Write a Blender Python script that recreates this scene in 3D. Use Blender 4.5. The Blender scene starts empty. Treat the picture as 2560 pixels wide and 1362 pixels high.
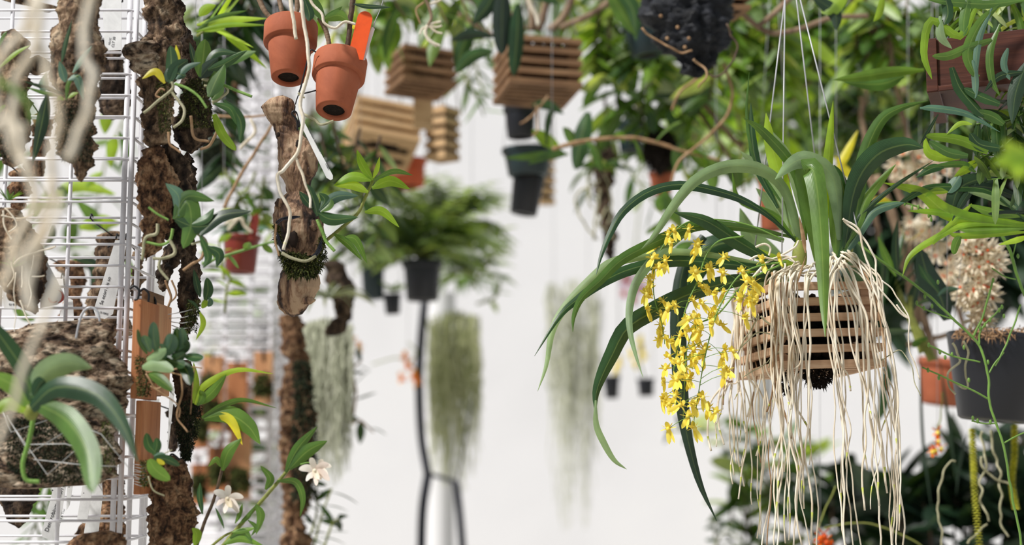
import bpy, math, random
from mathutils import Vector, Matrix, noise
sc = bpy.context.scene
C = sc.collection
F = 3555.0; PITCH = math.radians(7.04); EYE = 1.5
# ---------------- camera, world, sun, exposure
cam = bpy.data.cameras.new('camera'); camo = bpy.data.objects.new('camera', cam); C.objects.link(camo)
camo.location = (0, 0, EYE); camo.rotation_euler = (math.pi/2 + PITCH, 0, 0)
cam.sensor_width = 36; cam.lens = F*36/2560; cam.clip_start = .05
cam.dof.use_dof = True; cam.dof.focus_distance = 1.80; cam.dof.aperture_fstop = 2.35
sc.camera = camo
w = bpy.data.worlds.new('sky'); sc.world = w; w.use_nodes = True
w.node_tree.nodes['Background'].inputs[0].default_value = (.94, .975, 1, 1)
w.node_tree.nodes['Background'].inputs[1].default_value = 0.40
sl = bpy.data.lights.new('sun', 'SUN'); sl.energy = 4.1; sl.angle = math.radians(7); sl.color = (1, .975, .945)
so = bpy.data.objects.new('sun', sl); C.objects.link(so); so.location = (-3, -2, 6)
so.rotation_euler = Vector((.58, .36, -.73)).to_track_quat('-Z', 'Y').to_euler()
sc.view_settings.view_transform = 'Standard'; sc.view_settings.look = 'None'
sc.view_settings.gamma = 1; sc.view_settings.use_curve_mapping = False; sc.view_settings.exposure = 0.16
sc.cycles.max_bounces = 8; sc.cycles.transparent_max_bounces = 8
R = random.Random(7)

def P(x, y, Y):
    cx = (x-1280)/F; cz = (681-y)/F
    c, s = math.cos(PITCH), math.sin(PITCH)
    k = Y/(c - cz*s)
    return Vector((cx*k, Y, EYE + (s + cz*c)*k))
def px(n, Y): return n*Y/F
def lin(v): v /= 255; return v/12.92 if v <= .04045 else ((v+.055)/1.055)**2.4
def col(r, g, b): return (lin(r), lin(g), lin(b), 1)

# ---------------- materials
def newmat(name):
    m = bpy.data.materials.new(name); m.use_nodes = True; nt = m.node_tree
    return m, nt, nt.nodes['Principled BSDF'], nt.nodes['Material Output']
def N(nt, t, **k):
    n = nt.nodes.new(t)
    for a, b in k.items(): setattr(n, a, b)
    return n
def ramp(nt, stops):
    r = N(nt, 'ShaderNodeValToRGB'); e = r.color_ramp.elements
    while len(e) < len(stops): e.new(.5)
    for i, (p, c) in enumerate(stops): e[i].position = p; e[i].color = c
    return r
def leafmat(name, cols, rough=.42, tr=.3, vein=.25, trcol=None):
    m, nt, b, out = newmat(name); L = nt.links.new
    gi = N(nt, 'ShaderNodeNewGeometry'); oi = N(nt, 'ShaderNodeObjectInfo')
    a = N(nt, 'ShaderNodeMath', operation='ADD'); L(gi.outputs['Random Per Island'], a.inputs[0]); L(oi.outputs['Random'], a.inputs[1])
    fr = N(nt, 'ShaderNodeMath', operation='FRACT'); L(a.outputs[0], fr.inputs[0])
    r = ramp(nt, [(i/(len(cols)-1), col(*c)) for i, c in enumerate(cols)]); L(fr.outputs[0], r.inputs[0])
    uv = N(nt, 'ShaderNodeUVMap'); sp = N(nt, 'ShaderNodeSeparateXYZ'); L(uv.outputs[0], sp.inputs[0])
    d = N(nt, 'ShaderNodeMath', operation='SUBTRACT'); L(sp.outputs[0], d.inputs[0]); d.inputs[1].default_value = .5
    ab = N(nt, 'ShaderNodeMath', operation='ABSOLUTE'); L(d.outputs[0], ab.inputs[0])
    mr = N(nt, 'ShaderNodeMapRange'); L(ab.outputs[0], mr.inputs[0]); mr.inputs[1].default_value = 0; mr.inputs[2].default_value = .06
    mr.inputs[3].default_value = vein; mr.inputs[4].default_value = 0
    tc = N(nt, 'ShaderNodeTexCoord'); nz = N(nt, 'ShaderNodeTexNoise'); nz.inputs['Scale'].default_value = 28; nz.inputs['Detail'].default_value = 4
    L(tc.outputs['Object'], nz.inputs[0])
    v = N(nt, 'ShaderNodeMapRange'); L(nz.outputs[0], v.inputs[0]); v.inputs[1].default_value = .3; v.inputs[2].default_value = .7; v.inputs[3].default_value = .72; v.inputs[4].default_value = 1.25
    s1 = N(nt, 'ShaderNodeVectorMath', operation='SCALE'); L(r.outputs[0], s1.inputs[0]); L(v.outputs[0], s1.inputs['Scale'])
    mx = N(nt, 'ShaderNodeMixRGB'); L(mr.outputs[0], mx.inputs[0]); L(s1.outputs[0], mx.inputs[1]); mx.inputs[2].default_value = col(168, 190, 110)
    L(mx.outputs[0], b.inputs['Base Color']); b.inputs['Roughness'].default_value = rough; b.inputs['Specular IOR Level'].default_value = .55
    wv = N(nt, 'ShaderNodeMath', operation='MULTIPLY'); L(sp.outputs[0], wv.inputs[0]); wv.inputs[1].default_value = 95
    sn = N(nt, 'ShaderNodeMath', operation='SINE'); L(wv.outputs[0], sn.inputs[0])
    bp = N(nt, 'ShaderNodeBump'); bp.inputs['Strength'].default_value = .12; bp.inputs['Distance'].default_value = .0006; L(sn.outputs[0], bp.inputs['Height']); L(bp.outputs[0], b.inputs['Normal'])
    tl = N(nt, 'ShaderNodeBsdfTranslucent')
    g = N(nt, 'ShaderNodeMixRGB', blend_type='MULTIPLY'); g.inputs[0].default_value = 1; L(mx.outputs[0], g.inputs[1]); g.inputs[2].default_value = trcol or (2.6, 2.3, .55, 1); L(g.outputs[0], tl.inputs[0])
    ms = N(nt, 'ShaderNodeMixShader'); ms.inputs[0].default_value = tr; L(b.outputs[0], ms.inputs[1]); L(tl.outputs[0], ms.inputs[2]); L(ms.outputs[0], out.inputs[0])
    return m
def roughmat(name, cols, scale=60, rough=.85, bump=.5, bd=.002, stretch=(1, 1, 1), detail=8, spec=.3, island=0, pit=0, lo=.3, hi=.7):
    m, nt, b, out = newmat(name); L = nt.links.new
    tc = N(nt, 'ShaderNodeTexCoord'); mp = N(nt, 'ShaderNodeMapping'); mp.inputs['Scale'].default_value = stretch; L(tc.outputs['Object'], mp.inputs[0])
    nz = N(nt, 'ShaderNodeTexNoise'); nz.inputs['Scale'].default_value = scale; nz.inputs['Detail'].default_value = detail; nz.inputs['Roughness'].default_value = .65; nz.inputs['Distortion'].default_value = .4
    L(mp.outputs[0], nz.inputs[0])
    r = ramp(nt, [(lo + (hi-lo)*i/(len(cols)-1), col(*c)) for i, c in enumerate(cols)])
    src = nz.outputs[0]
    if island:
        gi = N(nt, 'ShaderNodeNewGeometry'); ma = N(nt, 'ShaderNodeMath', operation='MULTIPLY_ADD'); L(gi.outputs['Random Per Island'], ma.inputs[0]); ma.inputs[1].default_value = island; L(nz.outputs[0], ma.inputs[2])
        sb = N(nt, 'ShaderNodeMath', operation='SUBTRACT'); L(ma.outputs[0], sb.inputs[0]); sb.inputs[1].default_value = island/2; src = sb.outputs[0]
    L(src, r.inputs[0]); c_out = r.outputs[0]
    if pit:
        n2 = N(nt, 'ShaderNodeTexNoise'); n2.inputs['Scale'].default_value = scale*2.4; n2.inputs['Detail'].default_value = 5; L(mp.outputs[0], n2.inputs[0])
        r2 = ramp(nt, [(.36, (1-pit, 1-pit, 1-pit, 1)), (.52, (1, 1, 1, 1))]); L(n2.outputs[0], r2.inputs[0])
        mm = N(nt, 'ShaderNodeMixRGB', blend_type='MULTIPLY'); mm.inputs[0].default_value = 1; L(c_out, mm.inputs[1]); L(r2.outputs[0], mm.inputs[2]); c_out = mm.outputs[0]
    L(c_out, b.inputs['Base Color']); b.inputs['Roughness'].default_value = rough; b.inputs['Specular IOR Level'].default_value = spec
    if bump:
        bp = N(nt, 'ShaderNodeBump'); bp.inputs['Strength'].default_value = bump; bp.inputs['Distance'].default_value = bd
        L(nz.outputs[0], bp.inputs['Height']); L(bp.outputs[0], b.inputs['Normal'])
    return m
def plain(name, c, rough=.5, spec=.4, metal=0): return roughmat(name, [tuple(v*.93 for v in c), c, tuple(min(255, v*1.04) for v in c)], 40, rough, .08, .0004, spec=spec)
M = {}
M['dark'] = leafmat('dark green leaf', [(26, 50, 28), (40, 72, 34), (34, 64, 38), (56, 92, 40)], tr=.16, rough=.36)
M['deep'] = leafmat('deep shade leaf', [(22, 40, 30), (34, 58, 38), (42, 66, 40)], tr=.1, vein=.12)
M['mid'] = leafmat('mid green leaf', [(62, 94, 40), (84, 118, 46), (70, 104, 52), (100, 134, 54)], tr=.3, rough=.36)
M['bright'] = leafmat('bright green leaf', [(108, 144, 42), (132, 164, 54), (150, 180, 66)], tr=.42)
M['mix'] = leafmat('mixed green leaf', [(34, 60, 36), (70, 104, 46), (112, 146, 58), (50, 82, 48), (146, 172, 92), (112, 136, 104), (182, 194, 136)], tr=.4, rough=.36)
M['mixdark'] = leafmat('mixed dark leaf', [(28, 50, 36), (56, 88, 42), (38, 64, 42), (104, 132, 70), (128, 146, 108)], tr=.33, rough=.36)
M['pale'] = leafmat('pale grey green leaf', [(118, 144, 104), (132, 156, 114), (104, 132, 92)], tr=.22, rough=.5, vein=.15)
M['grey'] = leafmat('blue grey leaf', [(70, 104, 84), (84, 116, 96), (60, 92, 74)], tr=.12, rough=.5)
M['silver'] = leafmat('silvery leaf', [(150, 160, 140), (126, 138, 122), (170, 176, 160)], tr=.2, rough=.7, vein=0)
M['yellowleaf'] = leafmat('yellow leaf', [(196, 190, 46), (214, 200, 60)], tr=.35)
M['olive'] = roughmat('olive stem', [(104, 112, 52), (140, 146, 72), (120, 124, 66)], 50, .55, .2)
M['greenstem'] = plain('green stem', (112, 150, 66), .45)
M['fern'] = leafmat('fern leaf', [(86, 114, 86), (138, 160, 128), (108, 138, 102)], tr=.4, vein=0)
M['cane'] = roughmat('brown cane', [(92, 72, 58), (140, 116, 94), (168, 146, 120)], 60, .7, .4, stretch=(1, 1, .4))
M['darkcane'] = roughmat('dark cane', [(52, 40, 34), (88, 70, 56), (110, 92, 70)], 60, .7, .4)
M['bark'] = roughmat('cork bark', [(44, 34, 26), (100, 78, 60), (152, 126, 100), (194, 172, 144)], 60, .9, 1, .006, (1, 1, .55), 10, island=0, pit=.75, lo=.36, hi=.64)
M['barkdark'] = roughmat('dark bark', [(26, 21, 18), (60, 47, 38), (98, 80, 64), (146, 124, 102)], 60, .9, 1, .006, (1, 1, .6), 10, pit=.75, lo=.36, hi=.66)
M['barkred'] = roughmat('red brown bark', [(48, 34, 26), (110, 78, 56), (158, 120, 88), (192, 158, 124)], 90, .9, 1, .006, (1, 1, .7), 10, pit=.7, lo=.36, hi=.64)
M['barkpale'] = roughmat('pale flaky bark', [(56, 42, 34), (128, 104, 84), (180, 158, 134), (212, 194, 170)], 75, .9, 1, .007, (.55, 1, 1), 10, pit=.85, lo=.36, hi=.62)
M['drift'] = roughmat('driftwood', [(38, 26, 20), (92, 66, 50), (158, 124, 96), (190, 160, 130)], 34, .65, 1, .006, (1.5, 1.5, .32), 9, .4, lo=.4, hi=.58)
M['hollowshade'] = roughmat('hollow shade', [(30, 22, 18), (50, 36, 28)], 80, .9, .3)  # near-black brown, the shade inside hollows put into the colour
M['moss'] = roughmat('moss', [(28, 34, 16), (62, 70, 30), (98, 100, 50)], 120, .95, .4, island=.35)
M['mossdark'] = roughmat('dark moss', [(16, 24, 16), (34, 42, 26), (58, 64, 38)], 120, .95, .4, island=.35)
M['spanish'] = roughmat('grey green moss', [(168, 172, 146), (200, 202, 178), (222, 222, 202)], 30, .9, 0, island=.3)
M['spanish2'] = roughmat('yellow green moss', [(150, 158, 106), (192, 196, 146), (222, 222, 184)], 30, .9, 0, island=.3)
M['terra'] = roughmat('terracotta', [(150, 80, 54), (172, 96, 66), (184, 110, 80)], 14, .75, .25, .0008, detail=10)
M['soil'] = roughmat('dark potting bark', [(14, 11, 9), (34, 26, 20), (52, 40, 30)], 260, .95, 1, .003)
M['basket'] = roughmat('basket wood', [(178, 140, 110), (206, 170, 138), (222, 192, 162)], 18, .7, .35, .001, (.5, .5, 7), 8, island=.12)
M['crate'] = roughmat('crate wood', [(104, 76, 54), (142, 108, 78), (166, 132, 98)], 16, .75, .3, .001, (.5, .5, 6), 8, island=.12)
M['cratepale'] = roughmat('pale crate wood', [(172, 138, 100), (200, 166, 124), (216, 186, 146)], 16, .75, .3, .001, (.5, .5, 6), 8, island=.1)
M['plaque'] = roughmat('orange wood plaque', [(150, 92, 56), (184, 120, 78), (204, 144, 100)], 30, .6, .3, .0008, (2.4, 2.4, .25))
M['plaque2'] = roughmat('pale plaque wood', [(184, 128, 88), (208, 152, 108), (218, 170, 126)], 24, .7, .2, .0008, (2.4, 2.4, .3))
M['redwood'] = roughmat('redwood box', [(50, 24, 18), (74, 38, 28), (96, 54, 38)], 20, .5, .25, .0008, (.4, .4, 5))
M['white'] = plain('white coated wire', (230, 228, 232), .35)
M['tag'] = plain('white plastic tag', (238, 238, 236), .45)
M['ink'] = plain('grey pencil', (70, 70, 74), .8)
M['redink'] = plain('red ink', (178, 60, 52), .6)
M['orange'] = plain('orange plastic', (242, 92, 36), .4)
M['black'] = plain('black wire', (26, 26, 30), .4)
M['blackpot'] = plain('black plastic pot', (29, 31, 38), .38, .5)
M['tealpot'] = plain('dark teal pot', (36, 54, 58), .4, .5)
M['strap'] = plain('black strap', (34, 36, 48), .55)
M['bag'] = roughmat('black plastic bag', [(14, 15, 18), (34, 36, 42), (56, 58, 66)], 45, .35, 1, .008)
M['redpot'] = plain('red plastic pot', (124, 44, 32), .35, .5)
M['orangepot'] = plain('orange pot', (206, 96, 58), .6)
M['root'] = roughmat('white orchid root', [(196, 174, 140), (226, 214, 192), (240, 232, 216)], 70, .65, .3, .0005, (1, 1, .3), island=.25)
M['rootgrey'] = roughmat('grey green root', [(120, 118, 88), (168, 164, 132), (196, 190, 160)], 50, .7, .4, .0008)
M['rootbrown'] = roughmat('brown root', [(120, 90, 62), (164, 130, 96), (186, 156, 122)], 50, .7, .4, .0008)
M['rootgreen'] = roughmat('green root', [(92, 128, 58), (124, 160, 78), (142, 176, 98)], 90, .55, .4, .0008)
M['roottip'] = plain('yellow green root tip', (182, 190, 84), .5)
M['wire'] = plain('grey metal wire', (176, 176, 180), .3, .8)
M['thread'] = plain('clear thread', (206, 206, 204), .3)
M['yellow'] = leafmat('yellow petal', [(240, 220, 84), (248, 234, 112), (236, 214, 70)], rough=.6, tr=.2, vein=0, trcol=(1.2, 1.1, .6, 1))
M['petal'] = leafmat('cream white petal', [(244, 238, 228), (248, 240, 230), (244, 228, 218)], rough=.6, tr=.3, vein=0, trcol=(1.1, 1.05, .95, 1))
M['cream'] = leafmat('cream petal', [(236, 222, 196), (244, 236, 216), (226, 210, 178)], rough=.6, tr=.25, vein=0, trcol=(1.1, 1.05, .9, 1))
M['amber'] = leafmat('amber petal', [(240, 160, 40), (246, 186, 60), (224, 120, 30)], rough=.6, tr=.25, vein=0, trcol=(1.2, 1, .5, 1))
M['flame'] = leafmat('orange petal', [(226, 100, 22), (238, 136, 34), (208, 74, 18)], rough=.6, tr=.2, vein=0, trcol=(1.2, 1, .5, 1))
M['throat'] = plain('orange flower centre', (232, 98, 44), .6)
M['chartreuse'] = leafmat('yellow green bloom', [(168, 172, 62), (190, 190, 80), (148, 154, 48)], rough=.6, tr=.2, vein=0)
M['pinkish'] = leafmat('pale pink petal', [(222, 196, 216), (232, 212, 228)], rough=.6, tr=.3, vein=0, trcol=(1.1, 1, 1.05, 1))
M['wall'] = roughmat('white painted wall', [(232, 231, 233), (237, 236, 238), (240, 239, 240)], 1.2, .9, .05, .002, detail=3)
M['gravel'] = roughmat('pale gravel floor', [(150, 146, 138), (176, 172, 164), (196, 192, 184)], 40, .95, .5)

# ---------------- mesh builder
def curve(pts, n):
    """Catmull-Rom through points, n+1 samples."""
    p = [Vector(q) for q in pts]
    if len(p) == 2: return [p[0].lerp(p[1], i/n) for i in range(n+1)]
    p = [p[0]*2-p[1]] + p + [p[-1]*2-p[-2]]
    segs = len(p)-3; out = []
    for i in range(n+1):
        u = i/n*segs; k = min(int(u), segs-1); t = u-k
        a, b, c, d = p[k:k+4]
        out.append(.5*((2*b) + (c-a)*t + (2*a-5*b+4*c-d)*t*t + (3*b-a-3*c+d)*t*t*t))
    return out
def prof(k, t):
    if k == 'lance': return max(.28*(1-t), math.sin(math.pi*min(1, t)**.85)**.8 if 0 < t < 1 else 0)
    if k == 'strap': return min(1, .5+1.6*t)*max(0, 1-t**5)**.6
    if k == 'oval': return max(.3*(1-t), math.sin(math.pi*t**.95)**.5 if 0 < t < 1 else 0)
    if k == 'blade': return min(1, .45+1.5*t)*max(0, 1-t**2.2)**.9
    return 1
CS = [-1, -.5, 0, .5, 1]
class MB:
    def __init__(s): s.v = []; s.f = []; s.uv = []; s.mi = []; s.cm = 0
    def face(s, f): s.f.append(f); s.mi.append(s.cm)
    def ribbon(s, pts, width, kind='lance', fold=.25, side=None, roll=0, twist=0, n=None, curl=0):
        b0 = len(s.v); n = len(pts)-1
        for i, p in enumerate(pts):
            t = i/n
            tg = (pts[min(i+1, n)]-pts[max(i-1, 0)])
            if tg.length < 1e-9: tg = Vector((0, 0, 1))
            tg.normalize()
            sv = tg.cross(side if side is not None else Vector((0, -1, 0)))
            if sv.length < 1e-4: sv = Vector((1, 0, 0))
            sv.normalize()
            a = roll + twist*t
            if a: sv = Matrix.Rotation(a, 3, tg) @ sv
            nv = sv.cross(tg)
            w = max(width*prof(kind, t)*.5, width*.015)
            for u in CS:
                s.v.append(p + sv*(u*w) + nv*(-fold*abs(u)*w + curl*w*(u*u))); s.uv.append((u*.5+.5, t))
        for i in range(n):
            for j in range(4):
                a = b0+i*5+j; s.face((a, a+1, a+6, a+5))
    def leafpx(s, pts, w, Y, kind='lance', dy=0, fold=.25, roll=0, twist=0, n=16):
        q = []
        m = len(pts)-1
        for i, p in enumerate(pts):
            d = p[2] if len(p) > 2 else dy*(i/m)
            q.append(P(p[0], p[1], Y+d))
        s.ribbon(curve(q, n), px(w, Y), kind, fold, None, roll, twist)
    def leaf3(s, b, d, L, W, droop=.6, kind='lance', fold=.25, roll=0, n=7):
        p = Vector(b); d = Vector(d).normalized(); pts = [p.copy()]
        for i in range(n):
            p = p + d*(L/n); pts.append(p.copy()); d = (d + Vector((0, 0, -droop/n))).normalized()
        d0 = pts[-1]-pts[0]
        ref = Vector((0, 0, 1)) if abs(d0.normalized().z) < .93 else Vector((R.uniform(-1, 1), -1, .2))
        s.ribbon(pts, W, kind, fold, ref, roll)
    def tube(s, pts, r0, r1=None, n=6, knob=0, cap=True, rf=None):
        b0 = len(s.v); m = len(pts)-1; r1 = r0 if r1 is None else r1
        ref = Vector((.3, -.9, .2)); nv = None
        for i, p in enumerate(pts):
            tg = (pts[min(i+1, m)]-pts[max(i-1, 0)])
            if tg.length < 1e-9: tg = Vector((0, 0, 1))
            tg.normalize()
            if nv is None:
                nv = tg.cross(ref)
                if nv.length < 1e-3: nv = tg.cross(Vector((1, 0, 0)))
            nv = (nv - tg*nv.dot(tg)).normalized(); bv = tg.cross(nv)
            t = i/m; r = r0+(r1-r0)*t
            if rf: r *= rf(t)
            if knob: r *= 1+knob*(1 if i % 3 == 0 else -.4)
            for k in range(n):
                a = 2*math.pi*k/n; s.v.append(p + nv*(r*math.cos(a)) + bv*(r*math.sin(a))); s.uv.append((k/n, t))
        for i in range(m):
            for k in range(n):
                a = b0+i*n+k; b = b0+i*n+(k+1) % n; s.face((a, b, b+n, a+n))
        if cap:
            s.face(tuple(b0+k for k in range(n))[::-1]); s.face(tuple(b0+m*n+k for k in range(n)))
    def box(s, c, ax, ay, az):
        b0 = len(s.v); c = Vector(c)
        for i in (-1, 1):
            for j in (-1, 1):
                for k in (-1, 1): s.v.append(c+ax*i+ay*j+az*k); s.uv.append((0, 0))
        for f in ((0, 1, 3, 2), (4, 6, 7, 5), (0, 4, 5, 1), (2, 3, 7, 6), (0, 2, 6, 4), (1, 5, 7, 3)): s.face(tuple(b0+q for q in f))
    def lathe(s, prof_, mtx, n=48):
        b0 = len(s.v)
        for r, z in prof_:
            for k in range(n):
                a = 2*math.pi*k/n; s.v.append(mtx @ Vector((r*math.cos(a), r*math.sin(a), z))); s.uv.append((k/n, 0))
        for i in range(len(prof_)-1):
            for k in range(n):
                a = b0+i*n+k; b = b0+i*n+(k+1) % n; s.face((a, b, b+n, a+n))
    def ball(s, c, r, nu=12, nv=8, sc_=(1, 1, 1), amp=0):
        b0 = len(s.v); c = Vector(c)
        for i in range(nv+1):
            th = math.pi*i/nv
            for k in range(nu):
                a = 2*math.pi*k/nu
                d = Vector((math.sin(th)*math.cos(a)*sc_[0], math.sin(th)*math.sin(a)*sc_[1], math.cos(th)*sc_[2]))
                s.v.append(c+d*r*(1+amp*noise.noise(d*2.3+c*30))); s.uv.append((0, 0))
        for i in range(nv):
            for k in range(nu):
                a = b0+i*nu+k; b = b0+i*nu+(k+1) % nu; s.face((a, a+nu, b+nu, b))
    def prism(s, pts, th):
        """outline (3D points, planar) given a thickness along +Y"""
        b0 = len(s.v); n = len(pts)
        for o in (0, th):
            for p in pts: s.v.append(Vector(p)+Vector((0, o, 0))); s.uv.append((0, 0))
        s.face(tuple(b0+i for i in range(n))); s.face(tuple(b0+n+i for i in range(n))[::-1])
        for i in range(n): j = (i+1) % n; s.face((b0+i, b0+n+i, b0+n+j, b0+j))
    def build(s, name, mats, parent=None, smooth=True, bevel=0):
        me = bpy.data.meshes.new(name)
        o0 = parent_world(parent) if parent else Vector()
        me.from_pydata([tuple(v-o0) for v in s.v], [], s.f)
        for m in (mats if isinstance(mats, (list, tuple)) else [mats]): me.materials.append(M[m])
        uvl = me.uv_layers.new(name='UVMap')
        idx = [0]*len(me.loops); me.loops.foreach_get('vertex_index', idx)
        flat = []
        for i in idx: flat.extend(s.uv[i])
        uvl.data.foreach_set('uv', flat)
        me.polygons.foreach_set('material_index', s.mi)
        if smooth: me.polygons.foreach_set('use_smooth', [True]*len(me.polygons))
        o = bpy.data.objects.new(name, me); C.objects.link(o)
        if parent: o.parent = parent
        if bevel:
            bm_ = o.modifiers.new('edges', 'BEVEL'); bm_.width = bevel; bm_.segments = 2
        return o
def parent_world(o):
    v = Vector()
    while o is not None: v += o.location; o = o.parent
    return v
def T(name, label, cat, x, y, Y, group=None):
    o = bpy.data.objects.new(name, None); C.objects.link(o); o.location = P(x, y, Y); o.empty_display_size = .02
    o['label'] = label; o['category'] = cat
    if group: o['group'] = group
    return o
def tagit(o, label, cat, group=None, kind=None):
    o['label'] = label; o['category'] = cat
    if group: o['group'] = group
    if kind: o['kind'] = kind
    return o
def struct(o): o['kind'] = 'structure'; return o
def pxc(pts, Y, n=None, dy=0):
    m = len(pts)-1
    q = [P(p[0], p[1], Y + (p[2] if len(p) > 2 else dy*i/m)) for i, p in enumerate(pts)]
    return curve(q, n or max(4, m*6))
def wig(pts, amp, f=60, seed=0):
    o = Vector((seed*7.1, seed*3.3, 0))
    return [p + amp*Vector((noise.noise(p*f+o), noise.noise(p*f+o+Vector((9, 0, 0))), noise.noise(p*f+o+Vector((0, 9, 0)))*.5)) for p in pts]
def leaves(t, mat, Y, L, kind='lance', name='leaf', **kw):
    """one mesh per leaf, child of t.  L: (pts, width, opts)"""
    for l in L:
        o = dict(kw); o.update(l[2] if len(l) > 2 else {})
        mt = o.pop('mat', mat); nm = o.pop('name', name); k = o.pop('kind', kind); YY = o.pop('Y', Y)
        b = MB(); o.setdefault('roll', R.uniform(-.35, .35)); b.leafpx(l[0], l[1], YY, k, **o); b.build(nm, mt, t)
def roots(t, mat, Y, L, name='root', tip=None, amp=.0012, knob=.06):
    for i, l in enumerate(L):
        pts, w_ = l[0], l[1]; mt = l[2] if len(l) > 2 else mat; dy = l[3] if len(l) > 3 else 0
        c = wig(pxc(pts, Y, len(pts)*9, dy), amp, 50, i)
        b = MB(); b.tube(c, px(w_, Y)*.5, px(w_, Y)*.42, 7, knob=knob); o = b.build(name, mt, t)
        if tip:
            b = MB(); b.tube(c[-4:], px(w_, Y)*.45, px(w_, Y)*.2, 7); b.build('root_tip', tip, o)
def fbm(v, o=4):
    a = 0; s = 1
    for i in range(o): a += noise.noise(v)*s; v = v*2.1+Vector((3.1, 1.7, .3)); s *= .5
    return a
def bark(rows, Y, mat='bark', parent=None, name='bark', amp=.004, th=.55, seed=0, step=3.5, nseg=44, jag=1.0, hz=False, smooth=False):
    """irregular flaky slab: rows (y, xl, xr) in pixels at depth Y"""
    rows = sorted(rows); y0, y1 = rows[0][0], rows[-1][0]
    n = max(8, int((y1-y0)/step)); b = MB(); S = Vector((seed*5.7, seed*1.3, seed*2.9))
    for i in range(n+1):
        y = y0+(y1-y0)*i/n
        for k in range(len(rows)-1):
            if rows[k][0] <= y <= rows[k+1][0]: break
        a, c = rows[k], rows[k+1]; t = (y-a[0])/max(1e-6, c[0]-a[0])
        xl = a[1]+(c[1]-a[1])*t; xr = a[2]+(c[2]-a[2])*t
        e = min(1, (i+.15)/3, (n-i+.15)/3)
        jl = fbm(Vector((y*.045, seed, 0)))*9*jag; jr = fbm(Vector((y*.045, seed, 5)))*9*jag
        half = px((xr+jr-xl-jl)/2, Y)*(.35+.65*e); cx = (xl+xr+jl+jr)/2
        cen = P(cx, y, Y); dep = min(half*th*1.2, .045)
        for j in range(nseg):
            an = 2*math.pi*j/nseg
            p = cen + Vector((half*math.cos(an), -dep*math.sin(an), 0))
            q = Vector((p.x*(.5 if hz else 1), p.y, p.z*(1 if hz else .6)))
            f = fbm(q*48+S, 4); r = 1-abs(noise.noise(q*95+S))*2; st = round(f*4)/4
            d = amp*(.5*f+.9*st+.55*r*r-.35) + amp*.45*noise.noise(p*330+S)
            if smooth:
                q2 = Vector((p.x, p.y, p.z*.8)); g = noise.noise(q2*26+S); gr = 1-abs(noise.noise(Vector((p.x*90+g*3, p.y*90, p.z*22))+S))*2
                d = amp*(1.5*g+.5*noise.noise(q2*60+S)-.35*gr*gr*gr+.1*noise.noise(p*300))
            out = Vector((math.cos(an), -math.sin(an), .25*noise.noise(p*70)))
            b.v.append(p+out*d*(.4+.6*e)); b.uv.append((j/nseg, i/n))
        if i:
            for j in range(nseg):
                a_ = (i-1)*nseg+j; b_ = (i-1)*nseg+(j+1) % nseg; b.face((a_, b_, b_+nseg, a_+nseg))
    b.face(tuple(range(nseg))[::-1]); b.face(tuple(n*nseg+j for j in range(nseg)))
    return b.build(name, mat, parent)
def moss(area, Y, mat, parent, n=900, L=9, name='moss', dep=.008, lump=True, w=2.2):
    """tufty moss over a pixel polygon given as rows (y, xl, xr)"""
    b = MB(); rows = sorted(area); rr = random.Random(int(rows[0][1])*7+n)
    for i in range(n):
        y = rr.uniform(rows[0][0], rows[-1][0])
        for k in range(len(rows)-1):
            if rows[k][0] <= y <= rows[k+1][0]: break
        a, c = rows[k], rows[k+1]; t = (y-a[0])/max(1e-6, c[0]-a[0])
        xl = a[1]+(c[1]-a[1])*t; xr = a[2]+(c[2]-a[2])*t; u = rr.uniform(-1, 1)
        x = (xl+xr)/2+u*(xr-xl)/2
        p = P(x, y, Y-dep*math.sqrt(max(0, 1-u*u))*rr.uniform(.5, 1.2))
        d = Vector((rr.gauss(u*.6, .6), -rr.uniform(.1, 1), rr.gauss(-.3, .6))).normalized()
        l = px(L, Y)*rr.uniform(.4, 1.2); s_ = d.cross(Vector((rr.gauss(0, 1), rr.gauss(0, 1), 1))).normalized()*px(w, Y)*.5
        m_ = p+d*l*.6; e = p+d*l+Vector((0, 0, -l*rr.uniform(0, .6)))
        k0 = len(b.v)
        for q in (p-s_, p+s_, m_+s_, m_-s_, e): b.v.append(q); b.uv.append((.1, .5))
        b.face((k0, k0+1, k0+2, k0+3)); b.face((k0+3, k0+2, k0+4))
    return b.build(name, mat, parent)
def spanish(name, label, x0, x1, y0, y1, Y, mat, n=260, seed=1, fray=.45, parent=None):
    rr = random.Random(seed); b = MB()
    for i in range(n):
        u = rr.uniform(-1, 1); x = (x0+x1)/2+u*(x1-x0)/2; ys = y0+rr.random()**1.6*(y1-y0)*.3+abs(u)*20
        ye = ys+(y1-ys)*(fray+(1-fray)*rr.random()**2.5)*(1-.25*abs(u)**3); d = rr.gauss(0, .03)
        m = 14; pts = [P(x+(rr.gauss(0, 3) if k else 0)+math.sin(k*.9+i)*3, ys+(ye-ys)*k/m, Y+d) for k in range(m+1)]
        b.tube(curve(pts, 28), px(rr.uniform(1.2, 2.6), Y), px(.8, Y), 3, cap=False)
    o = b.build(name if parent is None else 'strands', mat, parent)
    if parent is None: tagit(o, label, 'moss', kind='stuff')
    return o
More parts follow.
